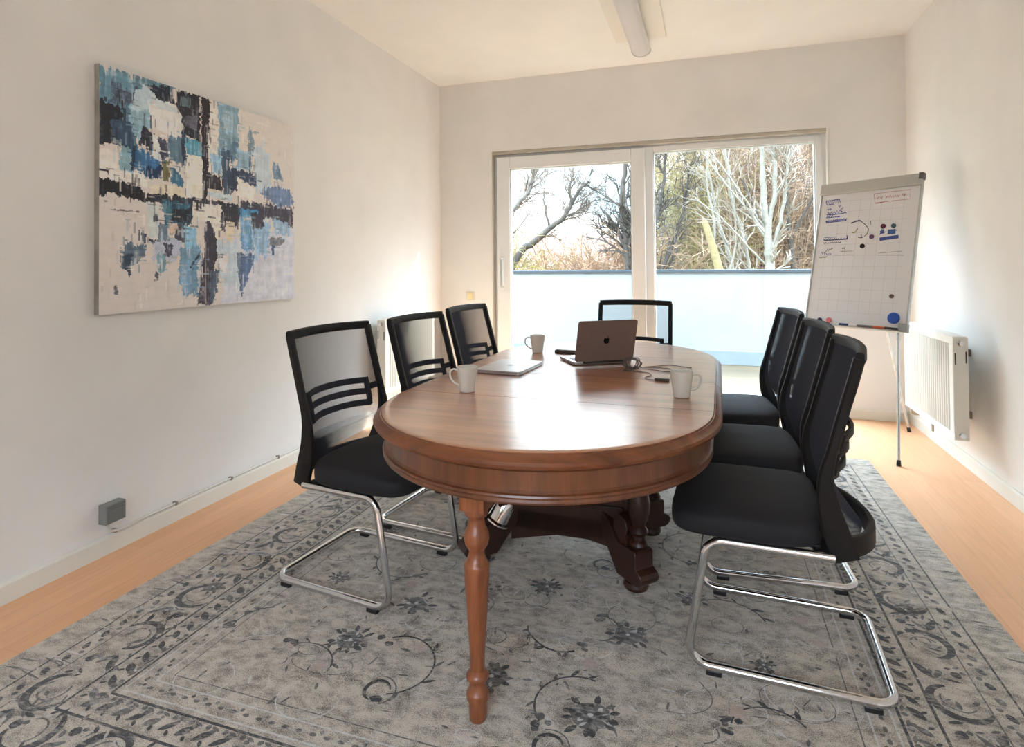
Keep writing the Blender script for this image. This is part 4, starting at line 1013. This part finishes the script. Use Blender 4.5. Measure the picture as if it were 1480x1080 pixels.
# charging cable: tangled bundle, loose run and plug
M_cable = mat('grey_cable', (92, 80, 74), 0.5)
t = thing('charging_cable', 'tangled thin grey cable with plug lying beside the open laptop', 'cable', (2.11, 2.60, TZ))
rng = random.Random(5); mb = MB()
pts = []
for k in range(60):
    a = k * .82; rr = .030 + .010 * math.sin(k * .37)
    pts.append((2.092 + rr * math.cos(a) * (1 + .2 * math.sin(k)), 2.595 + .022 * math.sin(a * .7 + 1), TZ + .027 + .021 * math.sin(a) + .003 * math.sin(k * 1.7)))
pts = [(x, y, max(z, TZ + .0035)) for x, y, z in pts]
mb.tube(catmull(pts, 3), .0019, 6)
run = [(2.10, 2.60, .006), (2.15, 2.655, .004), (2.20, 2.70, .003), (2.245, 2.73, .003), (2.30, 2.70, .003), (2.335, 2.685, .003)]
run2 = [(2.09, 2.585, .005), (2.14, 2.60, .003), (2.19, 2.585, .003), (2.235, 2.56, .003), (2.26, 2.585, .003), (2.25, 2.63, .003), (2.20, 2.65, .003), (2.14, 2.645, .003), (2.105, 2.62, .004)]
run3 = [(2.075, 2.58, .005), (2.06, 2.555, .003), (2.11, 2.535, .003), (2.165, 2.515, .003), (2.185, 2.46, .003), (2.165, 2.41, .003), (2.18, 2.375, .003), (2.205, 2.368, .004)]
for rn in (run, run2, run3): mb.tube(catmull([(x, y, TZ + z) for x, y, z in rn], 6), .0019, 6)
mb.build('cable', M_cable, t, world=True, smooth=60)
mb = MB(); mb.box(2.205, 2.262, 2.361, 2.375, TZ + .0005, TZ + .011); mb.build('plug', mat('dark_plug', (70, 56, 50), 0.45), t, world=True, bevel=.003)

# ================================================================== FLIP CHART
FA, FL, FW, FH = .712, .244, .633, .962
U = Vector((math.cos(FA), -math.sin(FA), 0)); Nh = Vector((math.sin(FA), math.cos(FA), 0))
Vv = Nh * math.sin(FL) + Vector((0, 0, math.cos(FL))); Nn = Vv.cross(U).normalized()
if Nn.y > 0: Nn = -Nn                      # towards the room
BL = Vector((3.018, 4.402, .789))
def bp(u, v, n=0.0): return BL + U * (u * FW) + Vv * (v * FH) + Nn * n
fc = thing('flip_chart', 'white flip chart board with handwriting on a tripod stand', 'flip chart', (BL.x + .25, BL.y - .1, 0))
BM = Matrix((( U.x, Vv.x, Nn.x, BL.x), (U.y, Vv.y, Nn.y, BL.y), (U.z, Vv.z, Nn.z, BL.z), (0, 0, 0, 1)))
def bbox(mb, u0, u1, v0, v1, n0, n1): mb.box(u0 * FW, u1 * FW, v0 * FH, v1 * FH, n0, n1, BM)
M_board = mat('whiteboard', (226, 224, 224), 0.3, vary=0.01, vscale=3)
inks = {}
mb = MB(); mats = [M_board, mat('printed_grid', (206, 204, 208), 0.5)]
bbox(mb, .012, .988, .012, .93, -.016, -.002)
mb.cur = 1
for k in range(8):
    u = .12 + .105 * k; bbox(mb, u - .0016, u + .0016, .08, .87, -.002, -.0017)
for k in range(11):
    v = .09 + .078 * k; bbox(mb, .06, .90, v - .0011, v + .0011, -.002, -.00165)
for c, w, pts in MARKS:
    if c not in inks:
        inks[c] = len(mats); mats.append(mat('ink_%d_%d_%d' % c, c, .5))
    mb.cur = inks[c]; P = [bp(u, v, -.0012 + .0001 * (len(mb.f) % 5)) for u, v in pts]; vs = []; n = len(P)
    for i, p in enumerate(P):
        tt = (P[min(i + 1, n - 1)] - P[max(i - 1, 0)]).normalized(); s = tt.cross(Nn).normalized() * w * .65
        vs += [p + s, p - s]
    mb.add(vs, [(2 * i, 2 * i + 1, 2 * i + 3, 2 * i + 2) for i in range(n - 1)])
mb.build('writing_surface', mats, fc, world=True, smooth=0)
mb = MB(); bbox(mb, 0, .016, 0, 1, -.022, .003); bbox(mb, .984, 1, 0, 1, -.022, .003); bbox(mb, .016, .984, 0, .013, -.022, .003)
mb.build('board_frame', M_alu, fc, world=True, bevel=.002)
mb = MB(); bbox(mb, -.004, 1.0, .925, 1.004, -.020, .012); bbox(mb, -.004, 1.0, .925, .935, .012, .016)
cl = mb.build('clamp_bar', mat('clamp_grey', (186, 186, 180), 0.4, .3), fc, world=True, bevel=.003)
for u0, u1, v0, v1, c in ((.968, 1.008, .965, 1.010, (96, 92, 86)), (.93, 1.006, -.008, .045, (158, 160, 158)), (-.008, .05, -.008, .03, (158, 160, 158))):
    mb = MB(); bbox(mb, u0, u1, v0, v1, -.023, .0135); mb.build('corner_cap', mat('corner_%d' % c[0], c, .5), fc, world=True, bevel=.003)
mb = MB(); bbox(mb, .08, .955, -.012, -.006, -.01, .052); bbox(mb, .08, .955, -.012, -.005, .049, .052); mb.build('pen_tray', M_alu, fc, world=True, bevel=.0015)
top = bp(.38, .80, -.045)
feet = [Vector((3.449, 4.004, 0)), Vector((2.80, 4.56, 0)), Vector((3.731, 4.831, 0))]
for k, ft in enumerate(feet):
    tp = top + (U * (.05 if k == 0 else -.05) if k < 2 else Nh * .03)
    if k == 0: tp = bp(.80, .62, -.045)
    d = (tp - ft).normalized(); mb = MB()
    mb.tube([ft + d * .03, ft.lerp(tp, .55)], .0085, 12); mb.tube([ft.lerp(tp, .53), tp], .011, 12)
    lg = mb.build('leg', mat('leg_steel', (200, 202, 202), 0.25, .8), fc, world=True, smooth=50)
    mb = MB(); mb.tube([ft + Vector((0, 0, .0015)), ft + d * .035], [.013, .011], 12); rf = mb.build('rubber_foot', M_black, lg)
    for v in rf.data.vertices: v.co -= fc.location
mb = MB(); bbox(mb, .24, .86, .58, .66, -.062, -.023); bbox(mb, .28, .48, .74, .84, -.075, -.023); mb.build('mounting_bracket', M_alu, fc, world=True, bevel=.003)
# magnets
def disc(name, label, u, v, r, c, h=.008):
    o = thing(name, label, 'magnet', tuple(bp(u, v, -.0018)), 0, 'magnets on the flip chart')
    R = BM.to_3x3().to_4x4(); mb = MB(); mb.lathe([(r, 0), (r, h * .6), (r * .85, h), (0, h)], 22, M=R, capt=False)
    mb.build('magnet_disc', mat('magnet_%d_%d_%d' % c, c, .35), o, smooth=40); return o
disc('round_magnet', 'big round royal blue magnet low on the flip chart', .877, .074, .034, (22, 78, 170), .012)
disc('round_magnet', 'small brown magnet above the big blue magnet', .837, .211, .013, (96, 72, 66))
disc('round_magnet', 'dark red magnet above the blue bars of writing', .687, .672, .015, (92, 30, 44))
disc('round_magnet', 'dark green magnet above the blue bars of writing', .783, .671, .014, (44, 84, 96))
disc('round_magnet', 'purple magnet in the middle of the flip chart, pink mark under it', .587, .604, .014, (92, 46, 92))
disc('round_magnet', 'black magnet under the curved arrow on the flip chart', .508, .542, .015, (38, 34, 46))
disc('round_magnet', 'navy magnet at the lower left board corner beside the pink one', .163, .026, .016, (40, 44, 100))
disc('round_magnet', 'pink magnet at the lower board edge beside the navy one', .259, .030, .018, (226, 120, 128))
def marker(label, u0, u1, cols, split):
    A = bp(u0, -.005, .034) + Vector((0, 0, .0085)); B = bp(u1, -.005, .034) + Vector((0, 0, .0085))
    o = thing('board_marker', label, 'marker', tuple(A), 0, 'markers on the flip chart tray'); S = A.lerp(B, split); d = (B - A).normalized()
    mb = MB(); mb.tube([A, S], .0085, 14); mb.build('cap', mat('marker_%d_%d_%d' % cols[0], cols[0], .4), o, world=True, smooth=50)
    mb = MB(); mb.tube([S, S + d * .002, B - d * .004, B], [.0085, .0075, .0075, .006], 14); mb.build('barrel', mat('marker_%d_%d_%d' % cols[1], cols[1], .4), o, world=True, smooth=50)
marker('board marker with a navy cap and white barrel on the tray', .407, .578, ((24, 52, 104), (236, 234, 232)), .55)
marker('grey board marker with orange end in the middle of the tray', .585, .83, ((112, 100, 98), (214, 96, 60)), .6)
marker('black board marker at the right end of the tray', .836, .95, ((70, 30, 34), (40, 34, 36)), .3)
# ================================================================== OUTSIDE
# balcony deck, kerb and frosted railing
def deck_material():
    m = bpy.data.materials.new('balcony_pavers'); m.use_nodes = True
    nt = m.node_tree; b = nt.nodes['Principled BSDF']; N = nt.nodes.new; L = nt.links.new
    tc = N('ShaderNodeTexCoord'); br = N('ShaderNodeTexBrick'); br.offset = 0.0
    br.inputs['Scale'].default_value = 1; br.inputs['Brick Width'].default_value = .5; br.inputs['Row Height'].default_value = .5; br.inputs['Mortar Size'].default_value = .006
    br.inputs['Color1'].default_value = lin((70, 58, 38)); br.inputs['Color2'].default_value = lin((76, 63, 42)); br.inputs['Mortar'].default_value = lin((44, 40, 31))
    L(tc.outputs['Object'], br.inputs['Vector'])
    n = N('ShaderNodeTexNoise'); n.inputs['Scale'].default_value = 3.5; n.inputs['Detail'].default_value = 7; L(tc.outputs['Object'], n.inputs['Vector'])
    mr = N('ShaderNodeMapRange'); mr.inputs['From Min'].default_value = .3; mr.inputs['From Max'].default_value = .7; mr.inputs['To Min'].default_value = .75; mr.inputs['To Max'].default_value = 1.1
    L(n.outputs['Fac'], mr.inputs['Value'])
    vm = N('ShaderNodeVectorMath'); vm.operation = 'SCALE'; L(br.outputs['Color'], vm.inputs[0]); L(mr.outputs[0], vm.inputs['Scale']); L(vm.outputs[0], b.inputs['Base Color'])
    b.inputs['Roughness'].default_value = .85
    return m
DY = 7.45
b = MB(); b.box(-3.0, 9.0, D + .14, DY + .12, -.16, -.01); struct(b.build('terrace_floor', deck_material(), smooth=0))
t = thing('balcony_railing', 'balcony railing of frosted glass panels under a dark handrail', 'railing', (3.0, DY, 0))
b = MB(); b.box(-3.0, 9.0, DY - .04, DY + .12, -.0095, .158); b.build('kerb', mat('railing_kerb', (112, 120, 124), .7, vary=.06, vscale=6), t, world=True, bevel=.004)
b = MB(); b.box(-3.0, 9.0, DY - .03, DY + .03, 1.075, 1.112); b.build('handrail', mat('handrail_steel', (42, 48, 53), .5), t, world=True, bevel=.005)
M_frost = frosted_mat('frosted_glass', (170, 172, 170), (148, 151, 150))
for k in range(8):
    x0 = -3.0 + 1.5 * k
    b = MB(); b.box(x0 + .0005, x0 + 1.4995, DY - .008, DY + .008, .159, 1.074); b.build('frosted_panel', M_frost, t, world=True, smooth=0)

# ground, houses
GZ = -3.2
b = MB(); b.box(-60, 70, DY + 1, 110, GZ - .3, GZ); struct(b.build('ground', mat('winter_lawn', (92, 92, 60), .95, vary=.25, vscale=1.2), smooth=0))
def house(label, x0, x1, y0, y1, zw, zr, wallc, roofc):
    t = thing('house', label, 'house', ((x0 + x1) / 2, (y0 + y1) / 2, GZ))
    b = MB(); b.box(x0, x1, y0, y1, GZ, zw); b.build('house_wall', mat('plaster_%d' % wallc[0], wallc, .9, vary=.08, vscale=3), t, world=True, smooth=0)
    ym = (y0 + y1) / 2; b = MB(); b.prism([(y0 - .5, zw - .15), (y1 + .5, zw - .15), (ym, zr)], 'X', x0 - .4, x1 + .4); b.build('house_roof', mat('tiles_%d' % roofc[0], roofc, .85, vary=.15, vscale=9), t, world=True, smooth=0)
    for k in range(int((x1 - x0) / 2.2)):
        b = MB(); x = x0 + 1.0 + 2.2 * k; b.box(x, x + 1.0, y0 - .03, y0 + .02, GZ + 1.0, GZ + 2.3); b.build('house_window', mat('house_glass', (60, 68, 76), .15), t, world=True, smooth=0)
house('brown roofed house beyond the railing on the left, half hidden by bushes', -11.5, -1.2, 29, 36, .4, 2.75, (120, 112, 102), (112, 84, 74))
house('red brick house at the right window edge behind the birches', 6.6, 15, 29, 36, 1.45, 1.75, (112, 76, 70), (120, 84, 78))

def tree(name, label, cat, base, d0, length, r0, levels, seed, barks, spread=.55, kids=(3, 5), droop=0.0, up=.25, shrink=.68, twist=.22, group=None, rmin=.010, trunk_bend=.1, seg0=7):
    rng = random.Random(seed); thick = MB(); thin = MB()
    def grow(p, d, L, r, lev):
        n = seg0 if lev == 0 else 5; pts = [p]; rs = [r]; dd = d.copy(); cur = p.copy()
        for i in range(n):
            j = trunk_bend if lev == 0 else twist
            dd = (dd + Vector((rng.uniform(-j, j), rng.uniform(-j, j), rng.uniform(-j, j) + (up * .25 if lev > 0 else 0) - droop * lev * .12))).normalized()
            cur = cur + dd * (L / n); pts.append(cur.copy()); rs.append(max(rmin, r * (1 - .62 * (i + 1) / n)))
        (thick if lev <= 1 else thin).tube(pts, rs, 8 if lev == 0 else (5 if lev == 1 else 3), caps=False)
        if lev >= levels: return
        k = rng.randint(*kids) + (2 if lev == 0 else 0)
        for q in range(k):
            f = rng.uniform(.28 if lev else .38, 1.0); idx = min(n - 1, int(f * n)); fr = f * n - idx
            pp = pts[idx].lerp(pts[idx + 1], fr); td = (pts[idx + 1] - pts[idx]).normalized()
            ax = td.orthogonal().normalized(); ax.rotate(Matrix.Rotation(rng.uniform(0, 2 * PI), 3, td))
            nd = td.copy(); nd.rotate(Matrix.Rotation(spread * rng.uniform(.6, 1.5), 3, ax)); nd.z += up * rng.uniform(.1, .6); nd.normalize()
            grow(pp, nd, L * shrink * rng.uniform(.65, 1.1), max(rmin, rs[idx] * .62), lev + 1)
    t = thing(name, label, cat, base, 0, group)
    grow(Vector((0, 0, 0)), Vector(d0).normalized(), length, r0, 0)
    thick.build('trunk', barks[0], t, smooth=60); thin.build('twigs', barks[1], t, smooth=0)
    return t
def shrub(name, label, base, wx, wy, h, n, seed, m, group=None, r=.011, lean=.25, kids=7):
    rng = random.Random(seed); mb = MB()
    for k in range(n):
        x, y = rng.gauss(0, wx * .45), rng.uniform(-wy, wy); hh = h * rng.uniform(.45, 1.0) ** .7 * (1 - .30 * min(1, abs(x) / wx) ** 2) * (1 + .07 * math.sin(x * 3.1 + seed))
        dx, dy = rng.uniform(-lean, lean) + .2 * x / wx, rng.uniform(-lean, lean); pts = []
        for i in range(7):
            f = i / 6; pts.append((x + dx * hh * f * f + rng.uniform(-.07, .07), y + dy * hh * f * f + rng.uniform(-.07, .07), hh * (f - .08 * abs(dx) * f * f)))
        mb.tube(pts, [r * 1.6, r * 1.4, r * 1.2, r, r * .8, r * .65, r * .5], 3, caps=False)
        for q in range(kids):
            f = rng.uniform(.35, .99); i = min(5, int(f * 6)); p = V3(pts[i]).lerp(V3(pts[i + 1]), f * 6 - i); L = hh * rng.uniform(.06, .2)
            e = p + Vector((rng.uniform(-1, 1), rng.uniform(-1, 1), rng.uniform(-.2, .9))) * L
            mid = p.lerp(e, .5) + Vector((rng.uniform(-.06, .06), 0, rng.uniform(-.02, .09)))
            mb.tube([p, mid, e], [r * .6, r * .5, r * .4], 3, caps=False)
            for z in range(2):
                s0 = p.lerp(e, rng.uniform(.3, .9)); e2 = s0 + Vector((rng.uniform(-1, 1), rng.uniform(-1, 1), rng.uniform(-.2, .8))) * L * .45
                mb.tube([s0, e2], [r * .45, r * .35], 3, caps=False)
    t = thing(name, label, 'bush', base, 0, group); mb.build('stems', m, t, smooth=0); return t
B_dark = mat('dark_bark', (62, 55, 48), .95, vary=.2, vscale=3); B_twig = mat('grey_brown_twigs', (104, 90, 78), .95, vary=.2, vscale=2)
B_grey = mat('grey_bark', (84, 78, 71), .95, vary=.2, vscale=3); B_brown = mat('brown_twigs', (128, 102, 80), .95, vary=.25, vscale=2)
B_birch = mat('birch_bark', (104, 98, 86), .8, vary=.22, vscale=7, stretch=(1, 1, 5)); B_birch2 = mat('yellowed_birch_bark', (112, 96, 62), .85, vary=.25, vscale=7, stretch=(1, 1, 5)); B_pale = mat('pale_birch_twigs', (118, 108, 96), .9, vary=.15, vscale=2)
B_olive = mat('olive_stems', (128, 116, 72), .95, vary=.25, vscale=2); B_rust = mat('rusty_stems', (140, 108, 82), .95, vary=.2, vscale=2)
TG = 'bare trees beyond the balcony'
tree('bare_tree', 'dark bare tree leaning outwards at the right edge of the fixed pane', 'tree', (4.7, 18, GZ), (.10, 0, 1), 6.2, .12, 5, 44, (B_dark, B_twig), .6, (3, 5), up=.35, group=TG)
tree('bare_tree', 'fine brown bare tree filling the left half of the fixed pane', 'tree', (2.1, 22, GZ), (.0, 0, 1), 8.5, .11, 5, 55, (B_twig, B_brown), .40, (5, 6), up=.5, shrink=.62, group=TG)
tree('bare_tree', 'fine brown bare tree behind the birches in the fixed pane', 'tree', (4.2, 25, GZ), (.02, 0, 1), 9.5, .12, 5, 66, (B_grey, B_twig), .38, (5, 6), up=.5, shrink=.62, group=TG)
tree('bare_tree', 'pale fine bare tree at the right side of the fixed pane behind the white birch', 'tree', (6.2, 23, GZ), (.02, 0, 1), 8.5, .11, 5, 101, (B_grey, B_brown), .42, (5, 6), up=.5, shrink=.62, group=TG)
def limb_tree(name, label, cat, base, limbs, seed, barks, group, levels=3, rmin=.008, droop=0.0):
    """Tree drawn limb by limb: each limb is (points, start radius, end radius, side shoots, shoot length, spread)."""
    rng = random.Random(seed); B0 = Vector(base); thick = MB(); thin = MB()
    def shoot(p, d, Ln, r, lev):
        n = 5; cur = p.copy(); pts = [p.copy()]; dd = d.copy()
        for i in range(n):
            dd = (dd + Vector((rng.uniform(-.25, .25), rng.uniform(-.25, .25), rng.uniform(-.2, .25) - droop))).normalized(); cur = cur + dd * Ln / n; pts.append(cur.copy())
        thin.tube(pts, [max(rmin * .6, r * (1 - .13 * i)) for i in range(n + 1)], 3, caps=False)
        if lev >= levels: return
        for q in range(rng.randint(4, 6)):
            i = rng.randint(1, n - 1); ax = dd.orthogonal().normalized(); ax.rotate(Matrix.Rotation(rng.uniform(0, 2 * PI), 3, dd))
            nd = (pts[i + 1] - pts[i]).normalized(); nd.rotate(Matrix.Rotation(rng.uniform(.35, .95), 3, ax)); shoot(pts[i], nd, Ln * rng.uniform(.38, .62), r * .65, lev + 1)
    for pts, r0, r1, k, Ln, spr in limbs:
        P = catmull([V3(p) - B0 for p in pts], 5); n = len(P)
        P = [p + Vector((rng.uniform(-.02, .02), rng.uniform(-.02, .02), 0)) for p in P]
        thick.tube(P, [r0 + (r1 - r0) * i / (n - 1) for i in range(n)], 8, caps=True)
        for q in range(k):
            f = rng.uniform(.15, .99); i = min(n - 2, int(f * (n - 1))); d = (P[i + 1] - P[i]).normalized()
            ax = d.orthogonal().normalized(); ax.rotate(Matrix.Rotation(rng.uniform(0, 2 * PI), 3, d)); nd = d.copy(); nd.rotate(Matrix.Rotation(spr * rng.uniform(.5, 1.4), 3, ax)); nd.z += .15; nd.normalize()
            shoot(P[i], nd, Ln * rng.uniform(.5, 1.1), max(rmin, (r0 + (r1 - r0) * f) * .42), 1)
    t = thing(name, label, cat, base, 0, group); thick.build('trunk', barks[0], t, smooth=60); thin.build('twigs', barks[1], t, smooth=0); return t
limb_tree('bare_tree', 'bare tree with a leaning trunk in the middle of the sliding door pane', 'tree', (-4.6, 16, GZ),
    [([(-4.6, 16, GZ), (-3.9, 16, -1.0), (-2.74, 16, 1.38), (-2.28, 16, 1.77), (-1.78, 16, 2.19), (-1.38, 16, 2.48), (-1.16, 16, 2.84), (-.92, 16, 3.21), (-.65, 16, 3.44)], .13, .03, 16, 1.0, .7),
     ([(-1.78, 16, 2.19), (-1.91, 16, 2.77), (-1.97, 16.1, 3.26)], .04, .012, 6, .6, .6), ([(-1.38, 16, 2.48), (-.95, 16, 2.66), (-.5, 16.1, 2.95)], .04, .012, 8, .6, .6), ([(-1.16, 16, 2.84), (-1.2, 15.9, 3.3), (-1.05, 15.9, 3.7)], .03, .01, 6, .6, .6)], 12, (B_dark, B_twig), TG)
limb_tree('bare_tree', 'bare tree at the left edge of the sliding door pane', 'tree', (-5.2, 17, GZ),
    [([(-5.2, 17, GZ), (-4.4, 17, 0), (-3.6, 17, 2.2), (-3.11, 17, 2.9), (-2.78, 17, 3.27), (-2.56, 17, 3.67), (-2.51, 17, 4.13), (-2.4, 17, 4.6)], .12, .02, 16, 1.1, .7), ([(-3.9, 17, 1.5), (-3.2, 17, 2.1), (-2.7, 17, 2.7)], .04, .012, 9, .8, .6)], 21, (B_grey, B_twig), TG)
limb_tree('bare_tree', 'dark bare tree behind the door post between the two panes', 'tree', (.75, 16, GZ),
    [([(.75, 16, GZ), (.65, 16, -1), (.37, 16, 1.35), (.33, 16, 2.13), (.25, 16, 3.06), (.35, 16, 3.99), (.3, 16, 5.0)], .15, .03, 26, 1.3, .75), ([(.37, 16, 1.35), (.2, 16, 1.85), (-.04, 16, 2.36), (-.32, 16, 2.62)], .06, .015, 14, .8, .7),
     ([(.5, 16, .6), (.95, 16, 1.8), (1.25, 16, 2.9), (1.4, 16, 4.2)], .09, .025, 22, 1.1, .7), ([(.6, 16, .2), (1.3, 16.2, 1.2), (1.75, 16.3, 2.4), (2.0, 16.3, 3.8)], .08, .02, 22, 1.1, .7)], 33, (B_dark, B_dark), TG)
limb_tree('birch_tree', 'white birch with several stems in the right part of the fixed pane', 'tree', (3.62, 14, GZ),
    [([(3.62, 14, GZ), (3.66, 14, -1), (3.66, 14, .87), (3.66, 14, 1.48), (3.65, 14, 1.93), (3.58, 14, 2.54), (3.56, 14, 3.3), (3.54, 14, 3.91), (3.5, 14, 5.2)], .125, .03, 12, .9, .6), ([(3.65, 14, 1.93), (3.77, 14, 2.53), (3.8, 14, 3.28), (3.78, 14, 3.97), (3.8, 14, 5)], .06, .02, 12, .8, .6),
     ([(3.66, 14, 1.3), (3.9, 14, 2.07), (4.01, 14, 2.82), (4.09, 14, 3.57)], .05, .02, 12, .8, .6), ([(3.62, 14, 1.86), (3.31, 14, 2.4), (2.82, 14, 3.19), (2.31, 14, 4.0)], .026, .014, 7, .7, .6),
     ([(3.61, 14, 1.7), (3.24, 13.9, 2.32), (2.74, 13.9, 3.01), (2.35, 13.9, 3.61)], .026, .014, 7, .7, .6), ([(3.63, 14, 1.1), (3.15, 13.9, 1.64), (2.66, 13.8, 2.19), (2.15, 13.8, 2.6)], .024, .012, 7, .7, .6)], 71, (B_birch, B_pale), 'birches beyond the balcony', levels=2)
limb_tree('birch_tree', 'slender pale birch with two thin stems in the middle of the fixed pane', 'tree', (3.3, 14.6, GZ),
    [([(3.3, 14.6, GZ), (3.35, 14.6, -.5), (3.32, 14.6, .94), (3.18, 14.6, 1.73), (2.94, 14.6, 2.61), (2.81, 14.6, 3.9), (2.75, 14.6, 5)], .05, .018, 14, .9, .5), ([(3.35, 14.6, -.5), (2.98, 14.6, .94), (2.78, 14.6, 1.66), (2.59, 14.6, 2.31), (2.41, 14.6, 3.61), (2.35, 14.6, 4.6)], .045, .016, 14, .9, .5)], 83, (B_birch, B_pale), 'birches beyond the balcony', levels=2)
# broken leaning birch trunk
t = thing('birch_stump', 'broken yellowish birch trunk leaning left in the fixed pane', 'tree', (3.55, 14.2, GZ))
b = MB(); b.tube(catmull([(0, 0, 0), (-.35, 0, 1.6), (-.70, .02, 3.2), (-.92, .02, 4.25), (-1.10, 0, 4.95), (-1.22, 0, 5.35)], 4), [.14 - .0035 * k for k in range(21)], 10)
b.build('trunk', B_birch2, t, smooth=60)
b = MB(); b.tube(catmull([(-1.05, 0, 4.7), (-1.0, .05, 5.3), (-1.15, .1, 6.2), (-1.1, .1, 7.2)], 4), [.04 - .0025 * k for k in range(13)], 6); b.tube(catmull([(-.8, 0, 3.9), (-.55, .05, 4.8), (-.6, .1, 6.2)], 4), [.035 - .003 * k for k in range(9)], 6)
b.build('side_branch', B_birch, t, smooth=60)
SG = 'bare bushes beyond the balcony'
shrub('bare_bush', 'olive brown bare bush low at the left side of the door pane', (-4.1, 17, GZ), 2.0, .9, 5.35, 620, 3, B_olive, SG, r=.014, lean=.45)
shrub('bare_bush', 'reddish bare bush low in the middle of the door pane', (-1.5, 18, GZ), 1.4, .9, 5.75, 500, 5, B_rust, SG, r=.014, lean=.4)
shrub('bare_bush', 'brown bare bush low beside the door post', (.35, 17.5, GZ), 1.3, .9, 5.2, 480, 8, B_brown, SG, r=.014, lean=.45)
shrub('bare_bush', 'tall olive bush of thin stems left in the fixed pane', (2.1, 19, GZ), 1.2, 1.2, 8.2, 380, 9, B_olive, SG, r=.010, lean=.10, kids=15)
shrub('bare_bush', 'tall brown bush of thin stems between the two birches', (3.7, 19, GZ), 1.5, 1.2, 9.2, 460, 10, B_brown, SG, r=.010, lean=.10, kids=15)
shrub('bare_bush', 'tall grey bush of thin stems at the right edge of the fixed pane', (5.6, 20, GZ), 1.2, 1.0, 8.2, 260, 14, B_twig, SG, r=.009, lean=.14, kids=13)

# ================================================================== DAYLIGHT
world = bpy.data.worlds.new('overcast_sky'); scene.world = world; world.use_nodes = True
nt = world.node_tree; bg = nt.nodes['Background']; N = nt.nodes.new; L = nt.links.new
tc = N('ShaderNodeTexCoord'); mp = N('ShaderNodeMapping'); mp.inputs['Scale'].default_value = (1.0, 1.0, 2.6); L(tc.outputs['Generated'], mp.inputs['Vector'])
n = N('ShaderNodeTexNoise'); n.inputs['Scale'].default_value = 3.2; n.inputs['Detail'].default_value = 6; L(mp.outputs['Vector'], n.inputs['Vector'])
r = N('ShaderNodeValToRGB'); r.color_ramp.elements[0].position = .42; r.color_ramp.elements[1].position = .56
r.color_ramp.elements[0].color = (.52, .68, .80, 1); r.color_ramp.elements[1].color = (1.0, 1.0, 1.0, 1)
L(n.outputs['Fac'], r.inputs['Fac'])
# overcast sky: brighter high up than near the horizon
sx = N('ShaderNodeSeparateXYZ'); L(tc.outputs['Generated'], sx.inputs[0])
mr = N('ShaderNodeMapRange'); mr.interpolation_type = 'SMOOTHSTEP'
mr.inputs['From Min'].default_value = .20; mr.inputs['From Max'].default_value = .60; mr.inputs['To Min'].default_value = SKY; mr.inputs['To Max'].default_value = SKY * ZEN
L(sx.outputs['Z'], mr.inputs['Value'])
mt = N('ShaderNodeMapRange'); mt.inputs['From Min'].default_value = .20; mt.inputs['From Max'].default_value = .60; mt.inputs['To Min'].default_value = 0; mt.inputs['To Max'].default_value = 1
L(sx.outputs['Z'], mt.inputs['Value'])
mx = N('ShaderNodeMix'); mx.data_type = 'RGBA'; mx.inputs[7].default_value = (.74, .92, 1.16, 1)
L(mt.outputs[0], mx.inputs[0]); L(r.outputs['Color'], mx.inputs[6])
L(mx.outputs[2], bg.inputs['Color']); L(mr.outputs[0], bg.inputs['Strength'])
sun = bpy.data.lights.new('sun', 'SUN'); sun.energy = SUN; sun.angle = rad(1.2); sun.color = (1.0, .95, .86)
so = bpy.data.objects.new('sun', sun); COL.objects.link(so)
so.rotation_euler = Vector((-1.0, -.66, -.97)).to_track_quat('-Z', 'Y').to_euler()

# ================================================================== CAMERA
cam = bpy.data.cameras.new('camera'); co = bpy.data.objects.new('camera', cam); COL.objects.link(co); scene.camera = co
cr = Vector((0.9489659132149677, 0.3152687770711364, -0.008324287366038022)); cu = Vector((0.012930980325797991, -0.012523031999442182, 0.9998379685815871)); cf = Vector((-0.3151134483069488, 0.9489197921181806, 0.01596066485121617))
Mw = Matrix(((cr.x, cu.x, -cf.x, 2.41087), (cr.y, cu.y, -cf.y, 0.0), (cr.z, cu.z, -cf.z, 1.2), (0, 0, 0, 1)))
co.matrix_world = Mw
cam.sensor_fit = 'HORIZONTAL'; cam.sensor_width = 36.0; cam.lens = 855.0377 / 1480 * 36.0
cam.shift_x = 0.0; cam.shift_y = -(540 - 367.82) / 1480
cam.clip_start = .05; cam.clip_end = 300

vs = scene.view_settings
scene.display_settings.display_device = 'sRGB'
vs.view_transform = 'Standard'; vs.look = 'None'; vs.gamma = 1.0; vs.use_curve_mapping = False; vs.exposure = EXPOSURE
